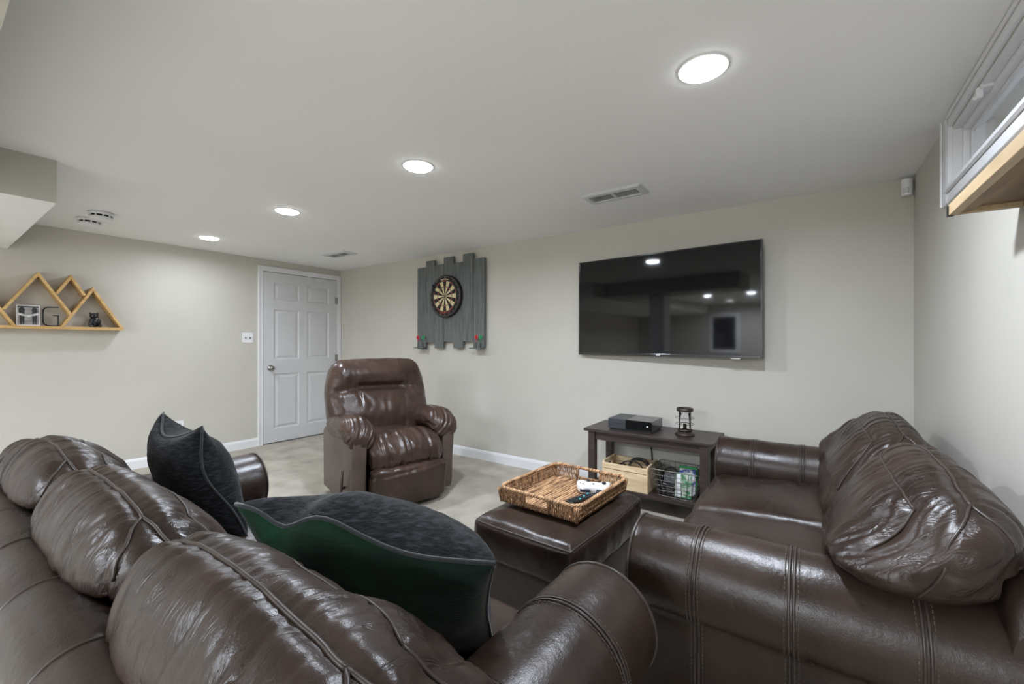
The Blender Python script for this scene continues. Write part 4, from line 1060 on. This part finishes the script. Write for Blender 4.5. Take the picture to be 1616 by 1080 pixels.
def dfoot(co, nn, a, b, c):
    tuck = exp(-(((co.z - 0.292 + 0.02 * a) / 0.016) ** 2))
    g = 1 - 2 * abs(noise.noise(Vector((a * 5, c * 1.5, 8))))
    return 0.006 * smooth(0.0, 0.9, c) * g - 0.012 * tuck + 0.003 * fbm(co * 8, 3)
o = soft('footrest', LEATH2, t, (0.295, 0.062, 0.145), 0.045, (48, 12, 30), ffoot, dfoot, (0.0, 0.012, 0.0))
seam(o, [[(0.0, 0.47, 0.27), (0.0, 0.47, 0.15), (0.0, 0.455, 0.05)]], 0.0025, WELT)
def fback(p, a, b, c):
    q = p.copy()
    q.x *= 1 - 0.10 * smooth(0.2, 1.0, c) - 0.04 * smooth(-0.3, -1, c)
    # the wings wrap forward, lumbar and head pillows puff
    q.y += 0.020 * a * a
    q.y += 0.035 * exp(-(((c + 0.35) / 0.35) ** 2)) * (1 - a * a) * (1 if b > 0 else 0) + 0.045 * exp(-(((c - 0.62) / 0.26) ** 2)) * (1 - 0.6 * a * a) * (1 if b > 0 else 0)
    lean = radians(17)
    y = q.y * cos(lean) - q.z * sin(lean); z = q.y * sin(lean) + q.z * cos(lean)
    return Vector((q.x, y - 0.235, z + 0.725))
lean = radians(17)
def bk(x, z, y=0.14): return Vector((x, y * cos(lean) - z * sin(lean) - 0.235, y * sin(lean) + z * cos(lean) + 0.725))
tucks = [[bk(-0.165, 0.085), bk(0.165, 0.09)]]
vse = [[bk(s * 0.20, 0.33, 0.10), bk(s * 0.195, 0.20), bk(s * 0.20, 0.085), bk(s * 0.185, -0.10), bk(s * 0.16, -0.30)] for s in (-1, 1)]
wing = [[bk(s * 0.20, 0.085), bk(s * 0.30, 0.07), bk(s * 0.39, 0.06)] for s in (-1, 1)]
def dback(co, nn, a, b, c):
    if b < -0.2: return 0.002 * fbm(co * 6, 2)
    d1 = path_dist(co, tucks[0]); d2 = min(path_dist(co, p) for p in vse); d3 = min(path_dist(co, p) for p in wing)
    k = a * 7 + noise.noise(Vector((a * 3, c * 3, 5)))
    g = 1 - 2 * abs(noise.noise(Vector((k, c * 1.4, 2.0))))
    lum = exp(-(((c + 0.25) / 0.35) ** 2)) * smooth(0.6, 0.3, abs(a))
    return -0.048 * exp(-((d1 / 0.026) ** 2)) - 0.008 * exp(-((d2 / 0.016) ** 2)) - 0.016 * exp(-((d3 / 0.03) ** 2)) + 0.008 * lum * (g - 0.3) + 0.008 * exp(-((d3 / 0.10) ** 2)) * (g - 0.3) + 0.004 * fbm(co * 6, 3)
o = soft('backrest', LEATH2, t, (0.400, 0.120, 0.335), 0.085, (70, 20, 64), fback, dback, (0.02, 0.02, 0.015))
seam(o, vse, 0.003, WELT)
lv = MB().tube([(0.405, 0.17, 0.17), (0.435, 0.18, 0.175)], 0.010, 8).tube([(0.432, 0.17, 0.12), (0.434, 0.185, 0.18), (0.436, 0.215, 0.30)], [0.013, 0.012, 0.008], 8)
lv.build('recline_lever', ESPR, t, sm=True)

# ------------------------------------------------------------------ throw pillows
def pillow(name, label, corners, tf, tb, mf, mbk, seed, pinch=0.10, n=34, sag=None, wave=0.0):
    """corners: tl, tr, br, bl; +normal side is the front panel"""
    tl, tr, br, bl = [Vector(c) for c in corners]
    base = (tl + tr + br + bl) / 4; base.z = min(c.z for c in (tl, tr, br, bl))
    nrm = ((tr - tl).cross(bl - tl)).normalized()
    t = thing(name, label, 'pillow', tuple(base))
    def P(u, v, s):
        a = (u + 1) / 2; b = (v + 1) / 2
        uu = u * (1 - pinch * (1 - v * v)); vv = v * (1 - pinch * (1 - u * u)); a = (uu + 1) / 2; b = (vv + 1) / 2
        p = bl.lerp(br, a).lerp(tl.lerp(tr, a), b)
        e = max(0.0, (1 - u ** 2)) * max(0.0, (1 - v ** 2)); th_ = (e ** 0.42)
        edge = 1 - th_
        w = wave * sin(3.1 * u + seed) * edge * (abs(v) ** 3) + wave * 0.8 * sin(3.7 * v + seed * 2) * edge * abs(u) ** 3
        wr = fbm(Vector((p.x * 7 + seed, p.y * 7, p.z * 7)), 4) * 0.010 * th_ + 0.006 * noise.noise(Vector((u * 6 + seed, v * 2, s))) * edge
        q = p + nrm * (s * ((tf if s > 0 else tb) * th_ + wr) + w)
        if sag: q = sag(q, u, v)
        return q - base
    for s, m_, nm_ in ((1, mf, 'front_panel'), (-1, mbk, 'back_panel')):
        vs = []; fs = []
        # points gathered towards the edges, where the panel curves
        g = [sin(pi / 2 * (-1 + 2 * i / n)) for i in range(n + 1)]
        for i in range(n + 1):
            for j in range(n + 1): vs.append(P(g[i], g[j], s))
        for i in range(n):
            for j in range(n): fs.append((i * (n + 1) + j, (i + 1) * (n + 1) + j, (i + 1) * (n + 1) + j + 1, i * (n + 1) + j + 1))
        me = bpy.data.meshes.new(nm_); me.from_pydata(vs, [], fs); me.update()
        if s < 0: me.flip_normals()
        obj(nm_, me, m_, t, sm=True)
    ring = []
    for (a, b) in (((-1, -1), (1, -1)), ((1, -1), (1, 1)), ((1, 1), (-1, 1)), ((-1, 1), (-1, -1))):
        for k in range(24):
            q = k / 24; ring.append(P(a[0] + (b[0] - a[0]) * q, a[1] + (b[1] - a[1]) * q, 0))
    MB().tube(ring, 0.0050, 6, True).build('piping', PIPE, t, sm=True)
    return t
def sag1(q, u, v):
    w = smooth(0.55, 1.0, v)
    q.z += w * (-0.030 * exp(-((u + 0.60) / 0.16) ** 2) + 0.010 * exp(-((u + 0.25) / 0.2) ** 2) - 0.016 * exp(-((u - 0.35) / 0.4) ** 2))
    return q
pillow('throw_pillow', 'large black throw pillow with a painted green flare tint at the near end of the sofa',
       [(-1.105, 0.447, 0.83), (-0.500, 0.655, 0.785), (-0.645, 0.83, 0.47), (-1.12, 0.75, 0.47)], 0.165, 0.12, CHEN, FLAREG, 2.3, 0.05, wave=0.008, sag=sag1)
def sag2(q, u, v):
    q.z -= 0.032 * smooth(0.45, 1.0, v) * (1 - u * u)
    return q
pillow('throw_pillow', 'charcoal black throw pillow standing at the far end of the sofa by the arm',
       [(-2.26, 0.60, 0.90), (-1.886, 0.613, 0.88), (-1.74, 0.72, 0.47), (-2.20, 0.74, 0.47)], 0.12, 0.12, CHEN, CHEN, 5.1, 0.07, wave=0.02, sag=sag2)

# ------------------------------------------------------------------ picture on the wall behind the camera (mirrored in the television)
t = thing('framed_poster', 'large dark framed poster on the wall behind the sofa', 'picture', (-2.95, YB, 1.45))
MB().box(-0.36, 0.36, 0.0005, 0.03, -0.50, 0.50).build('frame', WHITEP, t, bevel=0.004)
MB().box(-0.27, 0.27, 0.03, 0.033, -0.41, 0.41).build('print', mat('dark_poster', RGB(24, 24, 26), 0.3, col2=RGB(70, 70, 74), nscale=5, contrast=(0.5, 0.7)), t)
